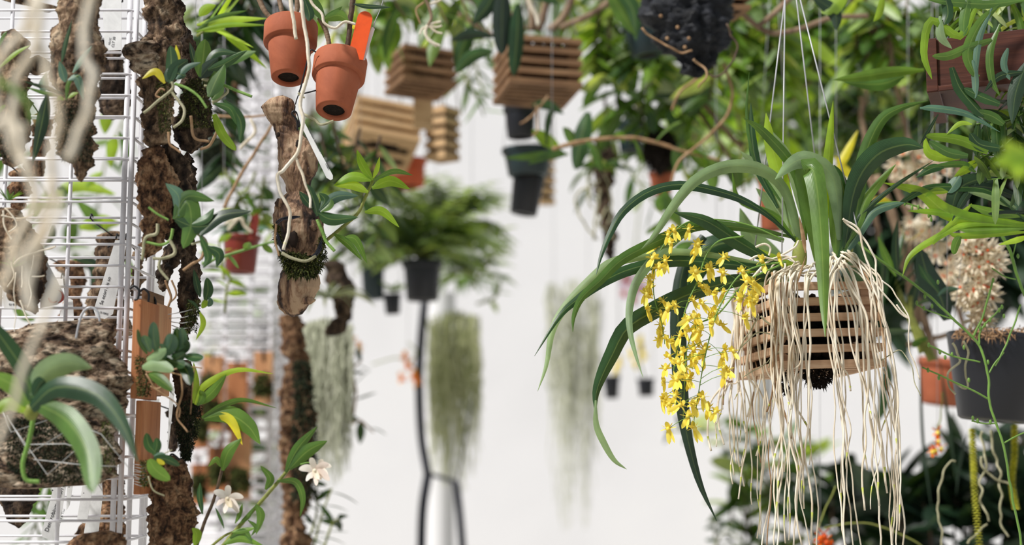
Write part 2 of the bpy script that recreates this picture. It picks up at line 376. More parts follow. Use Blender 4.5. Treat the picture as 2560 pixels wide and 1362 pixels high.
def pot(name, label, top, bot, rt, rb, Y, mat, rim=.3, lean=0, tilt=0, hole=.62, soil=True, group=None, cat='plant pot', parent=None, rimw=1.1, hole_mat='soil'):
    """top/bot: pixel centres of rim and foot, radii in pixels"""
    a = P(top[0], top[1], Y+lean); c = P(bot[0], bot[1], Y)
    t = parent or T(name, label, cat, bot[0], bot[1], Y, group)
    ax = (a-c); H = ax.length; z = ax.normalized(); x = z.cross(Vector((0, 1, 0))).normalized(); y = z.cross(x)
    mt = Matrix(((x.x, y.x, z.x, c.x), (x.y, y.y, z.y, c.y), (x.z, y.z, z.z, c.z), (0, 0, 0, 1)))
    R0, R1 = px(rb, Y), px(rt, Y); h = H*(1-rim); rm = R0+(R1/rimw-R0)*(h/H)*1.05; w_ = R1*.09
    pr = [(R0*hole, .004), (R0*hole, 0), (R0*.93, 0), (R0, R0*.06), (rm, h-.0004), (rm*1.0, h), (rm+(R1-rm)*.75, h+.0006), (R1*.985, h+.002)]
    pr += [(R1, H-.0015), (R1*.985, H), (R1-w_, H), (R1-w_*1.2, H-.002), (R1*.8, H*.85), (R0*.86, .006), (R0*hole, .004)]
    b = MB(); b.lathe(pr, mt, 56); b.build('pot_body' if parent is None else 'pot', mat, t)
    if soil:
        b = MB(); b.lathe([(0.0001, H*.9), (R1*.83, H*.88)], mt, 40); b.build('potting_mix', hole_mat, t); b = MB(); b.lathe([(.0001, .003), (R0*.9, .0035)], mt, 32); b.build('potting_mix', hole_mat, t)
    return t, mt, H
def slat_box(t, C0, e1, e2, up, W1, W2, H, n, th, mat, gap=.5, name='slat', floor=True, post=True):
    """open slatted basket. C0: bottom corner, e1/e2 unit edges, sizes in metres."""
    hs = H/(n-(1-.0)*gap+0) if False else H/(n*(1)-gap)*1.0
    sh = hs*(1-gap)
    for i in range(n):
        z = i*hs + sh/2
        for (org, e, Wd, o2) in ((C0, e1, W1, e2), (C0+e2*W2, e1, W1, -e2), (C0, e2, W2, e1), (C0+e1*W1, e2, W2, -e1)):
            long = e is e1
            b = MB(); c = org + e*(Wd/2) + o2*(th/2) + up*z
            b.box(c, e*(Wd/2 + (0 if long else -th)), o2*(th/2), up*(sh/2))
            b.build(name, mat, t, smooth=False, bevel=.0008)
    if post:
        for (p, q) in ((0, 0), (1, 0), (0, 1), (1, 1)):
            b = MB(); c = C0+e1*(th*1.9 if not p else W1-th*1.9)+e2*(th*1.9 if not q else W2-th*1.9)+up*(H/2)
            b.box(c, e1*th*.9, e2*th*.9, up*(H/2-.001)); b.build('corner_post', mat, t, smooth=False, bevel=.0006)
    if floor:
        k = max(3, int(W2/(th*2.6)))
        for i in range(k):
            b = MB(); c = C0+e1*(W1/2)+e2*(th*1.5+(W2-3*th)*i/(k-1))+up*(th*.5)
            b.box(c, e1*(W1/2-th), e2*th*.7, up*th*.45); b.build('floor_slat', mat, t, smooth=False, bevel=.0006)
def cane_plant(name, label, Y, canes, L=80, W=16, mat='mix', canemat='olive', cat='orchid', sp=16, droop=.8, kind='lance', cw=7, group=None, seed=1, dy=0, t0=.1, side=.9, fold=.25, depth=.5, up=0):
    rr = random.Random(seed); st = R.getstate(); R.seed(seed)
    t = T(name, label, cat, canes[0][0][0], canes[0][0][1], Y, group)
    fb = MB()
    for ci, c in enumerate(canes):
        pts = pxc(c, Y, max(10, len(c)*6), dy); pts = wig(pts, px(4, Y), 12, seed+ci)
        b = MB(); b.tube(pts, px(cw, Y)*.5, px(cw, Y)*.3, 6, knob=.08); b.build('cane', canemat, t)
        ln = sum((pts[i+1]-pts[i]).length for i in range(len(pts)-1)); k = max(2, int(ln/px(sp, Y)))
        for i in range(k):
            u = t0+(1-t0)*(i+.5)/k; f = u*(len(pts)-1); j = min(int(f), len(pts)-2)
            p = pts[j].lerp(pts[j+1], f-j); tg = (pts[j+1]-pts[j]).normalized()
            sgn = 1 if i % 2 else -1
            sv = tg.cross(Vector((0, -1, 0))).normalized()
            d = tg*rr.uniform(.2, .7)+sv*sgn*side*rr.uniform(.6, 1.1)+Vector((0, rr.gauss(0, depth), up))
            fb.leaf3(p, d, px(L, Y)*rr.uniform(.65, 1.2), px(W, Y)*rr.uniform(.75, 1.2), droop*rr.uniform(.4, 1.5), kind, fold, rr.gauss(0, .5))
    fb.build('foliage', mat, t); R.setstate(st)
    ally = [p[1] for c in canes for p in c]
    if min(ally) > -20 and max(ally) < 1400: hangw(t, canes[0][0][0], canes[0][0][1], Y, w_=1.6)
    return t
def rosette(name, label, x, y, Y, n=16, L=120, W=16, mat='mix', droop=1.4, cat='orchid', kind='blade', spread=1, seed=1, group=None, up=.7, parent=None, fold=.3, sep=False):
    rr = random.Random(seed); st = R.getstate(); R.seed(seed)
    t = parent or T(name, label, cat, x, y, Y, group); fb = MB(); c = P(x, y, Y)
    for i in range(n):
        a = 2*math.pi*(i/n)+rr.uniform(-.3, .3)
        d = Vector((math.cos(a)*spread, math.sin(a)*.6*spread, up*rr.uniform(.5, 1.5)))
        fb.leaf3(c+Vector((math.cos(a), math.sin(a), 0))*px(W*.3, Y), d, px(L, Y)*rr.uniform(.6, 1.15), px(W, Y)*rr.uniform(.8, 1.2), droop*rr.uniform(.6, 1.4), kind, fold, rr.gauss(0, .3), 9)
    fb.build('foliage', mat, t); R.setstate(st)
    return t
def hangw(t, x, y0, Y, x1=None, y1=-160, w_=1.5):
    b = MB(); b.tube([P(x, y0, Y), P(x if x1 is None else x1, y1, Y)], px(w_, Y)/2, None, 5); b.build('hanging_wire', 'wire', t)
RACKY = [27+53.1*i for i in range(-3, 28)]
def rackhook(t, x, ytop, Y):
    p = P(x, ytop, Y); zs = [P(1280, y, 1.72).z for y in RACKY]; z = min((q for q in zs if q > p.z+.002), default=p.z+.02)
    X = p.x; Yb = 1.84; b = MB(); b.tube(curve([p-Vector((0, 0, .006)), Vector((X, Yb+.006, z-.003)), Vector((X, Yb+.005, z+.0035)), Vector((X, Yb-.002, z+.0045)), Vector((X, Yb-.005, z-.002))], 16), .0011, None, 5); b.build('hook', 'black', t)
def hook(parent, pts, w_, Y, mat='black', name='hook'):
    b = MB(); b.tube(pxc(pts, Y, len(pts)*6), px(w_, Y)*.5, None, 7); return b.build(name, mat, parent)
def letters(parent, txt, x, y, Y, ang, size, mat='ink'):
    cu = bpy.data.curves.new('lettering', 'FONT'); cu.body = txt; cu.size = px(size, Y); cu.extrude = .00008; cu.materials.append(M[mat])
    o = bpy.data.objects.new('lettering', cu); C.objects.link(o); o.parent = parent
    o.location = P(x, y, Y)-parent_world(parent)
    mb = Matrix.Translation(o.location) @ Matrix.Rotation(-math.radians(ang), 4, 'Y') @ Matrix.Rotation(math.pi/2, 4, 'X')
    me = bpy.data.meshes.new_from_object(o); bpy.data.objects.remove(o); o = bpy.data.objects.new('lettering', me); C.objects.link(o); o.parent = parent; o.matrix_basis = mb
    return o
def tagplate(name, label, poly, Y, mat='tag', th=.0008, texts=(), cat='plant tag', group=None, dy=0):
    t = T(name, label, cat, poly[0][0], poly[0][1], Y, group)
    b = MB(); b.prism([P(p[0], p[1], Y) for p in poly], th); b.build('plate', mat, t, smooth=False)
    if Y >= 1.79: rackhook(t, sum(p[0] for p in poly)/len(poly), min(p[1] for p in poly)+6, Y)
    for a in texts: letters(t, a[0], a[1], a[2], Y-.0004, a[3], a[4])
    return t
# ---------------- the setting
b = MB(); b.box((0, 7.05, 2.6), Vector((7, 0, 0)), Vector((0, .05, 0)), Vector((0, 0, 2.6))); struct(b.build('wall_back', 'wall', smooth=False))
b = MB(); b.box((0, 3.5, -.03), Vector((7, 0, 0)), Vector((0, 5, 0)), Vector((0, 0, .03))); struct(b.build('floor', 'gravel', smooth=False))

# ---------------- wire rack, near corner
def zpx(y, Y): return P(1280, y, Y).z
def rack(name, label, x0, x1, Y0, depth, ys, vx, wh=7, wv=10, back=True, posts=(), group=None, ytop=-120, ybot=1500, backs=True, xb=None, sidev=()):
    t = T(name, label, 'wire rack', x1, 1362, Y0, group)
    X0, X1 = P(x0, 681, Y0).x, P(x1, 681, Y0).x; zt, zb = zpx(ytop, Y0), zpx(ybot, Y0); r = px(wh, Y0)/2; rv = px(wv, Y0)/2
    b = MB()
    for y in ys:
        z = zpx(y, Y0); cr = .008
        pts = [Vector((X0, Y0-rv, z)), Vector((X1-cr, Y0-rv, z)), Vector((X1-cr*.3, Y0-rv+cr*.3, z)), Vector((X1+rv, Y0-rv+cr, z)), Vector((X1+rv, Y0+depth, z))]
        b.tube(pts, r, None, 8)
    b.build('horizontal_wires', 'white', t)
    b = MB()
    for x in vx:
        X = P(x, 681, Y0).x; b.tube([Vector((X, Y0, zb)), Vector((X, Y0, zt))], rv, None, 8)
    b.build('upright_wires', 'white', t)
    for (x, d) in posts:
        X = X1+rv*0 if d else P(x, 681, Y0).x
        b = MB(); b.tube([Vector((X, Y0+d, zb)), Vector((X, Y0+d, zt))], rv*1.35, None, 10); b.build('post', 'white', t)
    if back:
        b = MB(); Yb = Y0+depth
        for y in ys:
            z = zpx(y, Y0)
            b.tube([Vector((X0, Yb, z)), Vector((X1, Yb, z))], r, None, 8)
        b.build('rear_wires', 'white', t)
    return t
ys = [27+53.1*i for i in range(-2, 28)]
t = rack('wire_rack', 'white coated wire grid rack hung with cork mounts, its corner posts sharp', -260, 318, 1.72, .12, ys, [-150, 3, 168], posts=[(303, 0), (320, 0), (320, .045), (320, .12), (320, .105)], ybot=1480)
# blurred rack further back, with its far panel
ys2 = [95+29.6*i for i in range(-4, 46)]
rack('wire_rack', 'white wire rack with orange wood plaques, beyond the cork mounts', 470, 690, 3.2, .16, ys2, [504, 566, 629], wh=9, wv=13, posts=[(684, 0), (690, .09), (690, .16)], ybot=1500)
# pale lattice above it
t = T('trellis_panel', 'white square trellis panel behind the first terracotta pot', 'trellis', 600, 460, 3.45)
b = MB()
for i in range(5): x = 604+i*27; b.box(P(x, 140, 3.45), Vector((px(7, 3.45), 0, 0)), Vector((0, .004, 0)), Vector((0, 0, px(335, 3.45))))
for i in range(11): y = 112+i*36; b.box(P(657, y, 3.455), Vector((px(62, 3.45), 0, 0)), Vector((0, .004, 0)), Vector((0, 0, px(6, 3.45))))
b.build('lattice', 'white', t, smooth=False)

# ---------------- mounts on the near rack
t = T('mounted_orchid', 'long cork bark slab with narrow pointed tip and grassy young orchid', 'mounted orchid', 200, 455, 1.62)
bark([(-40, 160, 250), (60, 132, 255), (110, 128, 258), (150, 126, 262), (200, 135, 254), (260, 140, 244), (330, 136, 236), (380, 150, 232), (410, 172, 230), (432, 190, 216), (455, 200, 207)], 1.62, 'bark', t, seed=1, amp=.0045)
moss([(250, 140, 205), (300, 136, 232), (380, 142, 232), (405, 165, 225)], 1.6, 'mossdark', t, 1800, 8)
leaves(t, 'grey', 1.585, [([(154, 156), (163, 110), (180, 50)], 13, {'mat': 'dark'}), ([(182, 182), (205, 145), (230, 115)], 18), ([(163, 205), (156, 180), (148, 152)], 22),
  ([(170, 200), (190, 192), (200, 215), (208, 250)], 22), ([(120, 222), (108, 212), (116, 180)], 26), ([(118, 236), (104, 310), (82, 408)], 32, {'mat': 'dark'}),
  ([(160, 235), (120, 222), (56, 202)], 12, {'mat': 'dark'}), ([(150, 240), (110, 232), (66, 218)], 11, {'mat': 'mid'}), ([(170, 245), (182, 235), (196, 232)], 12, {'mat': 'bright'}), ([(165, 250), (172, 205), (200, 186)], 12, {'mat': 'mid'}), ([(160, 250), (150, 245), (142, 252)], 11, {'mat': 'bright'})])
t = T('mounted_orchid', 'dark mossy cork slab at the edge beside the long pointed slab', 'mounted orchid', 40, 410, 1.64)
bark([(72, 10, 55), (110, -10, 75), (200, -20, 72), (300, -20, 80), (380, -10, 62), (418, 10, 46)], 1.64, 'bark', t, seed=2)
moss([(310, -10, 70), (400, 0, 50)], 1.62, 'mossdark', t, 700, 8)
leaves(t, 'bright', 1.6, [([(-8, 176), (35, 135), (76, 112)], 13), ([(-5, 120), (8, 90), (18, 78)], 10, {'mat': 'mid'}), ([(-10, 290), (5, 270), (14, 262)], 10)])
t = T('bark_piece', 'small rounded cork lump wedged between two long bark slabs', 'cork bark', 100, 185, 1.66)
bark([(138, 85, 110), (155, 70, 122), (175, 66, 120), (188, 80, 105)], 1.66, 'bark', t, seed=3, step=2.5)
t = T('mounted_orchid', 'tall grey brown driftbark column with flared flange and rounded green leaves', 'mounted orchid', 395, 370, 1.66)
bark([(-40, 365, 435), (20, 368, 442), (80, 370, 455), (130, 345, 450), (180, 350, 442), (240, 350, 440), (300, 354, 436), (350, 362, 420), (372, 370, 400)], 1.68, 'bark', t, seed=4, amp=.005)
bark([(100, 362, 392), (115, 312, 400), (140, 308, 398), (165, 325, 392), (185, 336, 372)], 1.665, 'barkpale', t, 'bark_flange', seed=5, amp=.004, step=2.5, hz=True)
moss([(205, 390, 432), (260, 396, 430), (330, 400, 425)], 1.655, 'moss', t, 700, 8)
leaves(t, 'dark', 1.63, [([(424, 208), (428, 160), (426, 114)], 36, {'kind': 'oval'}), ([(432, 185), (442, 150), (440, 112)], 18, {'mat': 'yellowleaf'}), ([(412, 208), (388, 178), (355, 197)], 20, {'mat': 'yellowleaf'}),
  ([(425, 200), (440, 172), (470, 150)], 34, {'kind': 'oval', 'mat': 'dark'}), ([(420, 205), (430, 182), (465, 190)], 34, {'kind': 'oval'}), ([(440, 198), (468, 168), (502, 156)], 17, {'mat': 'grey'})], kind='lance')
roots(t, 'rootgrey', 1.63, [([(430, 205), (432, 222), (398, 250), (374, 272), (359, 283)], 8), ([(430, 228), (450, 255), (460, 275), (455, 300), (433, 320)], 8), ([(402, 245), (390, 238), (400, 222), (412, 225)], 6, 'rootbrown'),
  ([(438, 210), (470, 222), (497, 242), (517, 270)], 8, 'rootgreen'), ([(420, 330), (425, 360), (440, 372), (450, 380)], 7, 'rootbrown')])
t = T('mounted_orchid', 'brown bark column with dark mossy bulge and upright rounded orchid leaves', 'mounted orchid', 490, 375, 1.72)
bark([(-40, 420, 450), (60, 440, 470), (110, 450, 480), (150, 455, 488), (200, 452, 505), (260, 448, 528), (320, 435, 536), (350, 440, 520), (385, 470, 490)], 1.72, 'barkdark', t, seed=6, amp=.005)
moss([(195, 470, 512), (250, 452, 528), (320, 445, 534)], 1.695, 'moss', t, 1500, 8)
leaves(t, 'dark', 1.66, [([(503, 192), (508, 145), (513, 98)], 44, {'kind': 'oval', 'mat': 'mid'}), ([(492, 178), (482, 140), (474, 106)], 18), ([(500, 195), (520, 170), (546, 144)], 34, {'mat': 'deep'}),
  ([(508, 175), (540, 132), (592, 132)], 24), ([(522, 242), (540, 200), (562, 158)], 46, {'mat': 'mid'}), ([(535, 258), (575, 272), (592, 312)], 22), ([(535, 285), (556, 335), (590, 376)], 24, {'mat': 'bright', 'kind': 'strap'}),
  ([(520, 175), (560, 160), (618, 126)], 24, {'mat': 'dark'}), ([(530, 250), (545, 225), (555, 205)], 30, {'mat': 'mid'})])
roots(t, 'rootgrey', 1.67, [([(505, 198), (548, 206), (568, 230), (530, 256)], 8), ([(510, 214), (550, 218), (556, 240), (532, 260)], 7), ([(553, 210), (590, 226), (630, 242)], 9, 'rootgreen'), ([(478, 290), (484, 342), (522, 353)], 8, 'rootbrown'),
  ([(536, 302), (545, 325), (525, 362), (500, 373)], 8, 'rootbrown')])
t = T('mounted_orchid', 'rough squared bark chunk below the flared column, glossy leaves and looping roots', 'mounted orchid', 380, 650, 1.66)
bark([(362, 365, 400), (375, 348, 410), (440, 342, 440), (500, 345, 440), (560, 350, 425), (610, 355, 420), (640, 355, 385), (652, 360, 366)], 1.68, 'barkred', t, seed=7, amp=.0045)
bark([(360, 405, 440), (400, 402, 472), (450, 405, 480), (500, 410, 486), (560, 410, 480), (610, 420, 470)], 1.70, 'barkdark', t, 'bark_backing', seed=8, amp=.004)
leaves(t, 'dark', 1.62, [([(446, 540), (446, 490), (414, 458)], 34, {'mat': 'grey'}), ([(435, 548), (468, 492), (536, 502)], 34, {'mat': 'mid'}), ([(438, 545), (468, 505), (478, 560), (458, 621)], 50, {'mat': 'mid', 'kind': 'oval'}),
  ([(438, 548), (485, 566), (538, 562)], 38), ([(500, 588), (550, 540), (628, 528)], 36), ([(480, 560), (515, 545), (535, 520)], 26), ([(520, 616), (548, 635), (542, 668)], 26), ([(500, 590), (520, 640), (508, 670)], 22)])
roots(t, 'rootgrey', 1.63, [([(396, 560), (392, 584), (364, 596), (357, 650)], 9), ([(432, 572), (425, 600), (400, 612), (364, 604)], 8, 'rootgreen'), ([(424, 598), (436, 632), (410, 645), (382, 645)], 9), ([(372, 518), (395, 535), (422, 550)], 7, 'rootgreen'),
  ([(490, 582), (515, 605), (516, 655)], 8), ([(514, 612), (505, 645), (480, 660), (458, 675)], 8, 'rootbrown'), ([(400, 645), (398, 670), (420, 700)], 8), ([(478, 610), (500, 604), (520, 610)], 6)])
t = T('mounted_orchid', 'slim dark bark strip behind the squared chunk with small oval leaves', 'mounted orchid', 465, 860, 1.74)
bark([(380, 455, 482), (460, 450, 488), (540, 440, 490), (600, 442, 485), (700, 450, 496), (780, 448, 500), (830, 450, 480), (858, 460, 474)], 1.76, 'barkdark', t, seed=9)
moss([(750, 470, 502), (830, 460, 490)], 1.735, 'moss', t, 700, 8)
bark([(600, 425, 470), (650, 395, 450), (690, 390, 430), (720, 400, 420), (730, 405, 412)], 1.72, 'barkdark', t, 'bark_flake', seed=19)
leaves(t, 'dark', 1.70, [([(500, 742), (492, 710), (484, 672)], 18), ([(513, 750), (520, 725), (517, 694)], 26, {'kind': 'oval'}), ([(505, 770), (512, 758), (516, 745)], 16, {'mat': 'bright'}), ([(520, 766), (526, 755), (522, 742)], 14, {'mat': 'grey'}),
  ([(500, 780), (508, 810), (490, 850)], 14, {'mat': 'bright'}), ([(470, 750), (486, 760), (500, 780)], 8)])
roots(t, 'rootbrown', 1.71, [([(415, 700), (428, 740), (420, 768)], 7), ([(430, 700), (440, 735), (425, 755)], 5)])
# thread windings
b = MB()
for k in range(6):
    b.tube([P(420+k*3, 786+k*9, 1.72), P(455, 780+k*14, 1.715), P(492-k*4, 770+k*16, 1.74)], px(1.2, 1.72), None, 4)
b.build('thread', 'thread', t)
# wooden plaques on hooks
def board(name, label, x0, x1, x2, y0, y1, Y, mat, hk, group=None):
    t = T(name, label, 'plaque', x0, y1, Y, group); ymid = (y0+y1)/2
    wpx = x1-x0; b = MB(); p = P((x0+x1)/2, ymid, Y); dz = (P(x0, y0, Y).z-P(x0, y1, Y).z)/2
    dx = Vector((px(wpx, Y)/2, 0, 0)); side = Vector((px((x2-x1)*.25, Y), .035, 0))
    b.box(p+side, dx, side, Vector((0, 0, dz))); b.build('board', mat, t, smooth=False, bevel=.001)
    if hk: hook(t, hk, 6, Y-.004)
    return t
t1 = board('wood_plaque', 'orange brown cedar plaque seen edge on, hung first in the row, orchid attached', 329, 350, 368, 748, 995, 1.66, 'plaque', [(325, 722), (335, 715), (347, 725), (345, 745), (336, 750)], 'cedar plaques')
t2 = board('wood_plaque', 'cedar plaque hung highest, tucked behind the first one', 350, 366, 378, 724, 985, 1.70, 'crate', [(348, 730), (360, 722), (372, 735), (370, 760)], 'cedar plaques')
t3 = board('wood_plaque', 'cedar plaque third in the row on its own black hook', 372, 386, 399, 754, 985, 1.73, 'plaque2', [(370, 752), (378, 738), (388, 750), (388, 768)], 'cedar plaques')
t4 = board('wood_plaque', 'weathered cedar plaque hung lowest, wound with clear thread at its foot', 336, 352, 373, 1000, 1236, 1.67, 'plaque', None, 'cedar plaques')
b = MB()
for k in range(9): b.tube([P(334, 1160+k*6, 1.667), P(353, 1163+k*6+(k % 3)*2, 1.667), P(374, 1158+k*6, 1.71)], px(.9, 1.67), None, 4)
b.build('thread', 'thread', t4)
t = T('mounted_orchid', 'cluster of thick blue green oval leaves growing from the first cedar plaque', 'orchid', 372, 930, 1.62)
moss([(890, 340, 372), (930, 342, 395), (990, 345, 372)], 1.645, 'moss', t, 800, 9)
leaves(t, 'grey', 1.6, [([(392, 880), (384, 842), (384, 804)], 28), ([(368, 885), (350, 855), (344, 822)], 14, {'mat': 'dark'}), ([(376, 880), (366, 855), (360, 838)], 24), ([(408, 892), (425, 860), (432, 834)], 38), ([(436, 880), (442, 850), (442, 818)], 24, {'mat': 'dark'}),
  ([(452, 885), (458, 850), (454, 818)], 22), ([(366, 900), (392, 888), (416, 872)], 28, {'mat': 'pale'}), ([(420, 902), (440, 898), (464, 882)], 26, {'mat': 'dark'}), ([(460, 888), (485, 892), (509, 895)], 24, {'mat': 'dark'}), ([(355, 918), (395, 912), (434, 926)], 32, {'mat': 'pale'}),
  ([(372, 934), (398, 948), (432, 976)], 30, {'mat': 'mid'}), ([(440, 905), (466, 925), (476, 962)], 32, {'mat': 'dark'}), ([(400, 895), (440, 905), (462, 915)], 28, {'mat': 'dark'}), ([(400, 905), (412, 880), (402, 858)], 20), ([(425, 895), (462, 872), (470, 850)], 20, {'mat': 'deep'})], kind='oval', dy=-.02)
roots(t, 'rootbrown', 1.62, [([(365, 935), (390, 970), (415, 962)], 5), ([(375, 965), (410, 985), (445, 1015), (446, 1045)], 4), ([(430, 925), (470, 918), (505, 920)], 4), ([(452, 930), (455, 985), (445, 1040), (470, 1080)], 5), ([(488, 915), (480, 960), (477, 1035)], 3), ([(366, 930), (430, 932), (468, 943)], 4)], amp=.002)
t = T('mounted_orchid', 'few small olive oval leaves low on the thread wound plaque', 'orchid', 378, 1150, 1.63)
moss([(1150, 352, 376), (1180, 354, 380), (1215, 352, 372)], 1.66, 'moss', t, 400, 8)
leaves(t, 'dark', 1.62, [([(390, 1132), (372, 1112), (366, 1082)], 24), ([(384, 1138), (392, 1115), (392, 1094)], 22), ([(384, 1145), (415, 1148), (450, 1164)], 22), ([(372, 1148), (390, 1175), (425, 1200)], 34, {'mat': 'mid'}), ([(392, 1148), (402, 1155), (412, 1160)], 12, {'mat': 'yellowleaf'}), ([(385, 1140), (402, 1138), (416, 1142)], 16, {'mat': 'grey'})], kind='oval')
roots(t, 'rootgrey', 1.63, [([(372, 1190), (385, 1225), (412, 1240)], 4), ([(385, 1142), (405, 1135), (430, 1124)], 3)])
t = T('mounted_orchid', 'dark mossy stick with fresh lance leaves reaching over the blurred rack', 'mounted orchid', 470, 1150, 1.74)
bark([(900, 440, 480), (960, 430, 490), (1010, 440, 500), (1060, 430, 490), (1110, 445, 485), (1150, 460, 470)], 1.76, 'barkdark', t, seed=11)
moss([(1000, 445, 505), (1050, 440, 500), (1100, 445, 488), (1150, 458, 474)], 1.73, 'mossdark', t, 2000, 9)
leaves(t, 'mid', 1.70, [([(490, 1012), (510, 965), (590, 925), (683, 934)], 20, {'mat': 'bright', 'kind': 'blade'}), ([(492, 1012), (530, 980), (566, 936)], 28), ([(484, 1008), (490, 960), (484, 905)], 18, {'mat': 'bright'}), ([(505, 1045), (555, 1015), (610, 1000), (692, 1020)], 18, {'kind': 'blade'}),
  ([(510, 1046), (570, 1036), (620, 1065), (650, 1110)], 46, {}), ([(530, 1036), (575, 1050), (606, 1112)], 24, {'mat': 'yellowleaf'}), ([(495, 1012), (505, 990), (500, 975)], 22)], dy=-.01)
t = T('mounted_orchid', 'bottom thick flaky cork log standing below the lowest plaque', 'mounted orchid', 425, 1400, 1.72)
bark([(1138, 400, 450), (1160, 385, 470), (1200, 380, 485), (1260, 375, 488), (1320, 368, 485), (1420, 360, 485)], 1.72, 'barkred', t, seed=12, amp=.005)
hook(t, [(418, 1152), (430, 1135), (450, 1150)], 5, 1.69)
# dendrobium growing from it
t = T('dendrobium_orchid', 'flowering orchid with arching green cane and nodding white blooms', 'orchid', 540, 1380, 1.72)
roots(t, 'olive', 1.70, [([(540, 1385), (600, 1312), (660, 1245), (700, 1198), (724, 1168)], 11)], 'cane', amp=.0006)
roots(t, 'darkcane', 1.71, [([(485, 1380), (510, 1310), (535, 1245), (548, 1200), (556, 1165)], 9)], 'cane', amp=.0006)
roots(t, 'olive', 1.71, [([(500, 1390), (560, 1340), (610, 1320)], 7)], 'cane', amp=.0006)
leaves(t, 'mid', 1.69, [([(714, 1180), (745, 1120), (793, 1066)], 26), ([(724, 1172), (768, 1128), (818, 1102)], 34), ([(692, 1203), (738, 1205), (756, 1245), (750, 1292)], 20), ([(664, 1224), (676, 1195), (651, 1164)], 20), ([(640, 1260), (652, 1290), (640, 1336)], 20),
  ([(556, 1176), (570, 1130), (603, 1096)], 30), ([(552, 1166), (540, 1148), (521, 1166)], 15), ([(506, 1285), (498, 1240), (500, 1206)], 17, {'mat': 'dark'}), ([(600, 1308), (620, 1290), (640, 1262)], 12), ([(588, 1308), (600, 1280), (606, 1258)], 12, {'mat': 'mid'}), ([(560, 1320), (548, 1290), (538, 1268)], 8, {'mat': 'dark'}),
  ([(580, 1330), (610, 1325), (640, 1318)], 14), ([(575, 1345), (610, 1330), (632, 1362)], 18), ([(620, 1300), (640, 1318), (628, 1340)], 10), ([(486, 1365), (492, 1335), (480, 1320)], 24, {'mat': 'bright'}), ([(560, 1360), (600, 1345), (660, 1365)], 20)])
def bloom(t, x, y, Y, s=1, ang=0):
    f = MB()
    for a, L, W in ((100, 40, 17), (160, 44, 20), (215, 34, 15), (20, 42, 18), (320, 44, 20), (265, 36, 17)):
        a = math.radians(a+ang); dx, dz = math.cos(a)*L*s, -math.sin(a)*L*s
        f.leafpx([(x, y), (x+dx*.5, y+dz*.5-3), (x+dx, y+dz+4)], W*s, Y, 'oval', dy=-.006, roll=.3, fold=.1)
    o = f.build('flower', 'petal', t)
    f = MB(); f.leafpx([(x-4, y-4), (x+4, y+12), (x+10, y+22)], 16*s, Y-.003, 'oval', fold=-.6, dy=-.008); f.build('lip', 'cream', o)
    f = MB(); f.ball(P(x, y, Y-.005), px(5*s, Y), 10, 6); f.build('column', 'throat' if s > .95 else 'cream', o)
bloom(t, 788, 1176, 1.68, .95, 10); bloom(t, 800, 1172, 1.69, .7, 60); bloom(t, 570, 1246, 1.69, .95, -10)
roots(t, 'greenstem', 1.69, [([(750, 1160), (772, 1156), (788, 1172)], 4), ([(548, 1225), (558, 1230), (568, 1244)], 4)], 'flower_stalk')
# large flat bark lower corner
t = T('mounted_orchid', 'big flat pale flaky cork slab with broad arching fan of strap leaves', 'mounted orchid', 150, 1215, 1.62)
bark([(800, 150, 285), (812, 60, 290), (850, -60, 294), (885, -60, 296), (915, -60, 320), (960, -60, 328), (1000, -60, 322), (1040, -60, 292), (1090, -60, 284), (1150, -60, 292), (1190, -60, 298), (1212, -60, 240), (1222, -20, 120)], 1.66, 'barkpale', t, seed=13, amp=.0055, th=.22, nseg=110, hz=True)
moss([(1045, 20, 80), (1070, 20, 160), (1100, 20, 230), (1160, 20, 215), (1205, 60, 200)], 1.612, 'mossdark', t, 5200, 10, dep=.006)
moss([(1050, 255, 275), (1150, 262, 285), (1180, 240, 290)], 1.62, 'moss', t, 600, 7)
leaves(t, 'dark', 1.50, [([(76, 1020), (140, 968), (240, 985), (305, 1060), (345, 1155)], 66, {'dy': -.06, 'kind': 'blade', 'roll': -.15}), ([(90, 1008), (165, 1050), (218, 1130), (232, 1232)], 66, {'dy': -.07, 'kind': 'strap', 'mat': 'mid', 'roll': .1}),
  ([(76, 1000), (60, 930), (15, 860), (-30, 800)], 46, {'kind': 'strap', 'mat': 'dark'}), ([(84, 990), (110, 935), (170, 908), (230, 920)], 62, {'mat': 'pale', 'roll': .2, 'kind': 'lance'}), ([(72, 1010), (40, 968), (-20, 935)], 48, {'mat': 'mid', 'kind': 'strap'}),
  ([(62, 1025), (20, 1008), (-25, 1035)], 34, {'mat': 'bright', 'kind': 'strap'}), ([(84, 990), (100, 960), (112, 950)], 36, {'mat': 'dark', 'kind': 'oval'}), ([(86, 1010), (70, 960), (40, 930)], 30, {'mat': 'mid', 'kind': 'strap'})])
b = MB(); b.ball(P(78, 1028, 1.53), px(19, 1.5), 14, 10, (1, 1, 1.25)); b.build('pseudobulb', 'olive', t)
roots(t, 'greenstem', 1.56, [([(84, 1045), (74, 1100), (58, 1160), (66, 1198), (98, 1204)], 13)], 'root')
b = MB()
for k in range(6):
    x = 8+k*45; b.tube([P(x*.5-10, 1000+((k*37) % 160), 1.60), P(x+20, 1080+((k*53) % 130), 1.585), P(x+110, 1050+((k*29) % 150), 1.60)], px(1.1, 1.6), None, 4)
b.build('thread', 'thread', t)
hook(t, [(190, 846), (196, 815), (207, 782), (225, 768), (243, 778), (250, 804)], 6, 1.63, 'wire')
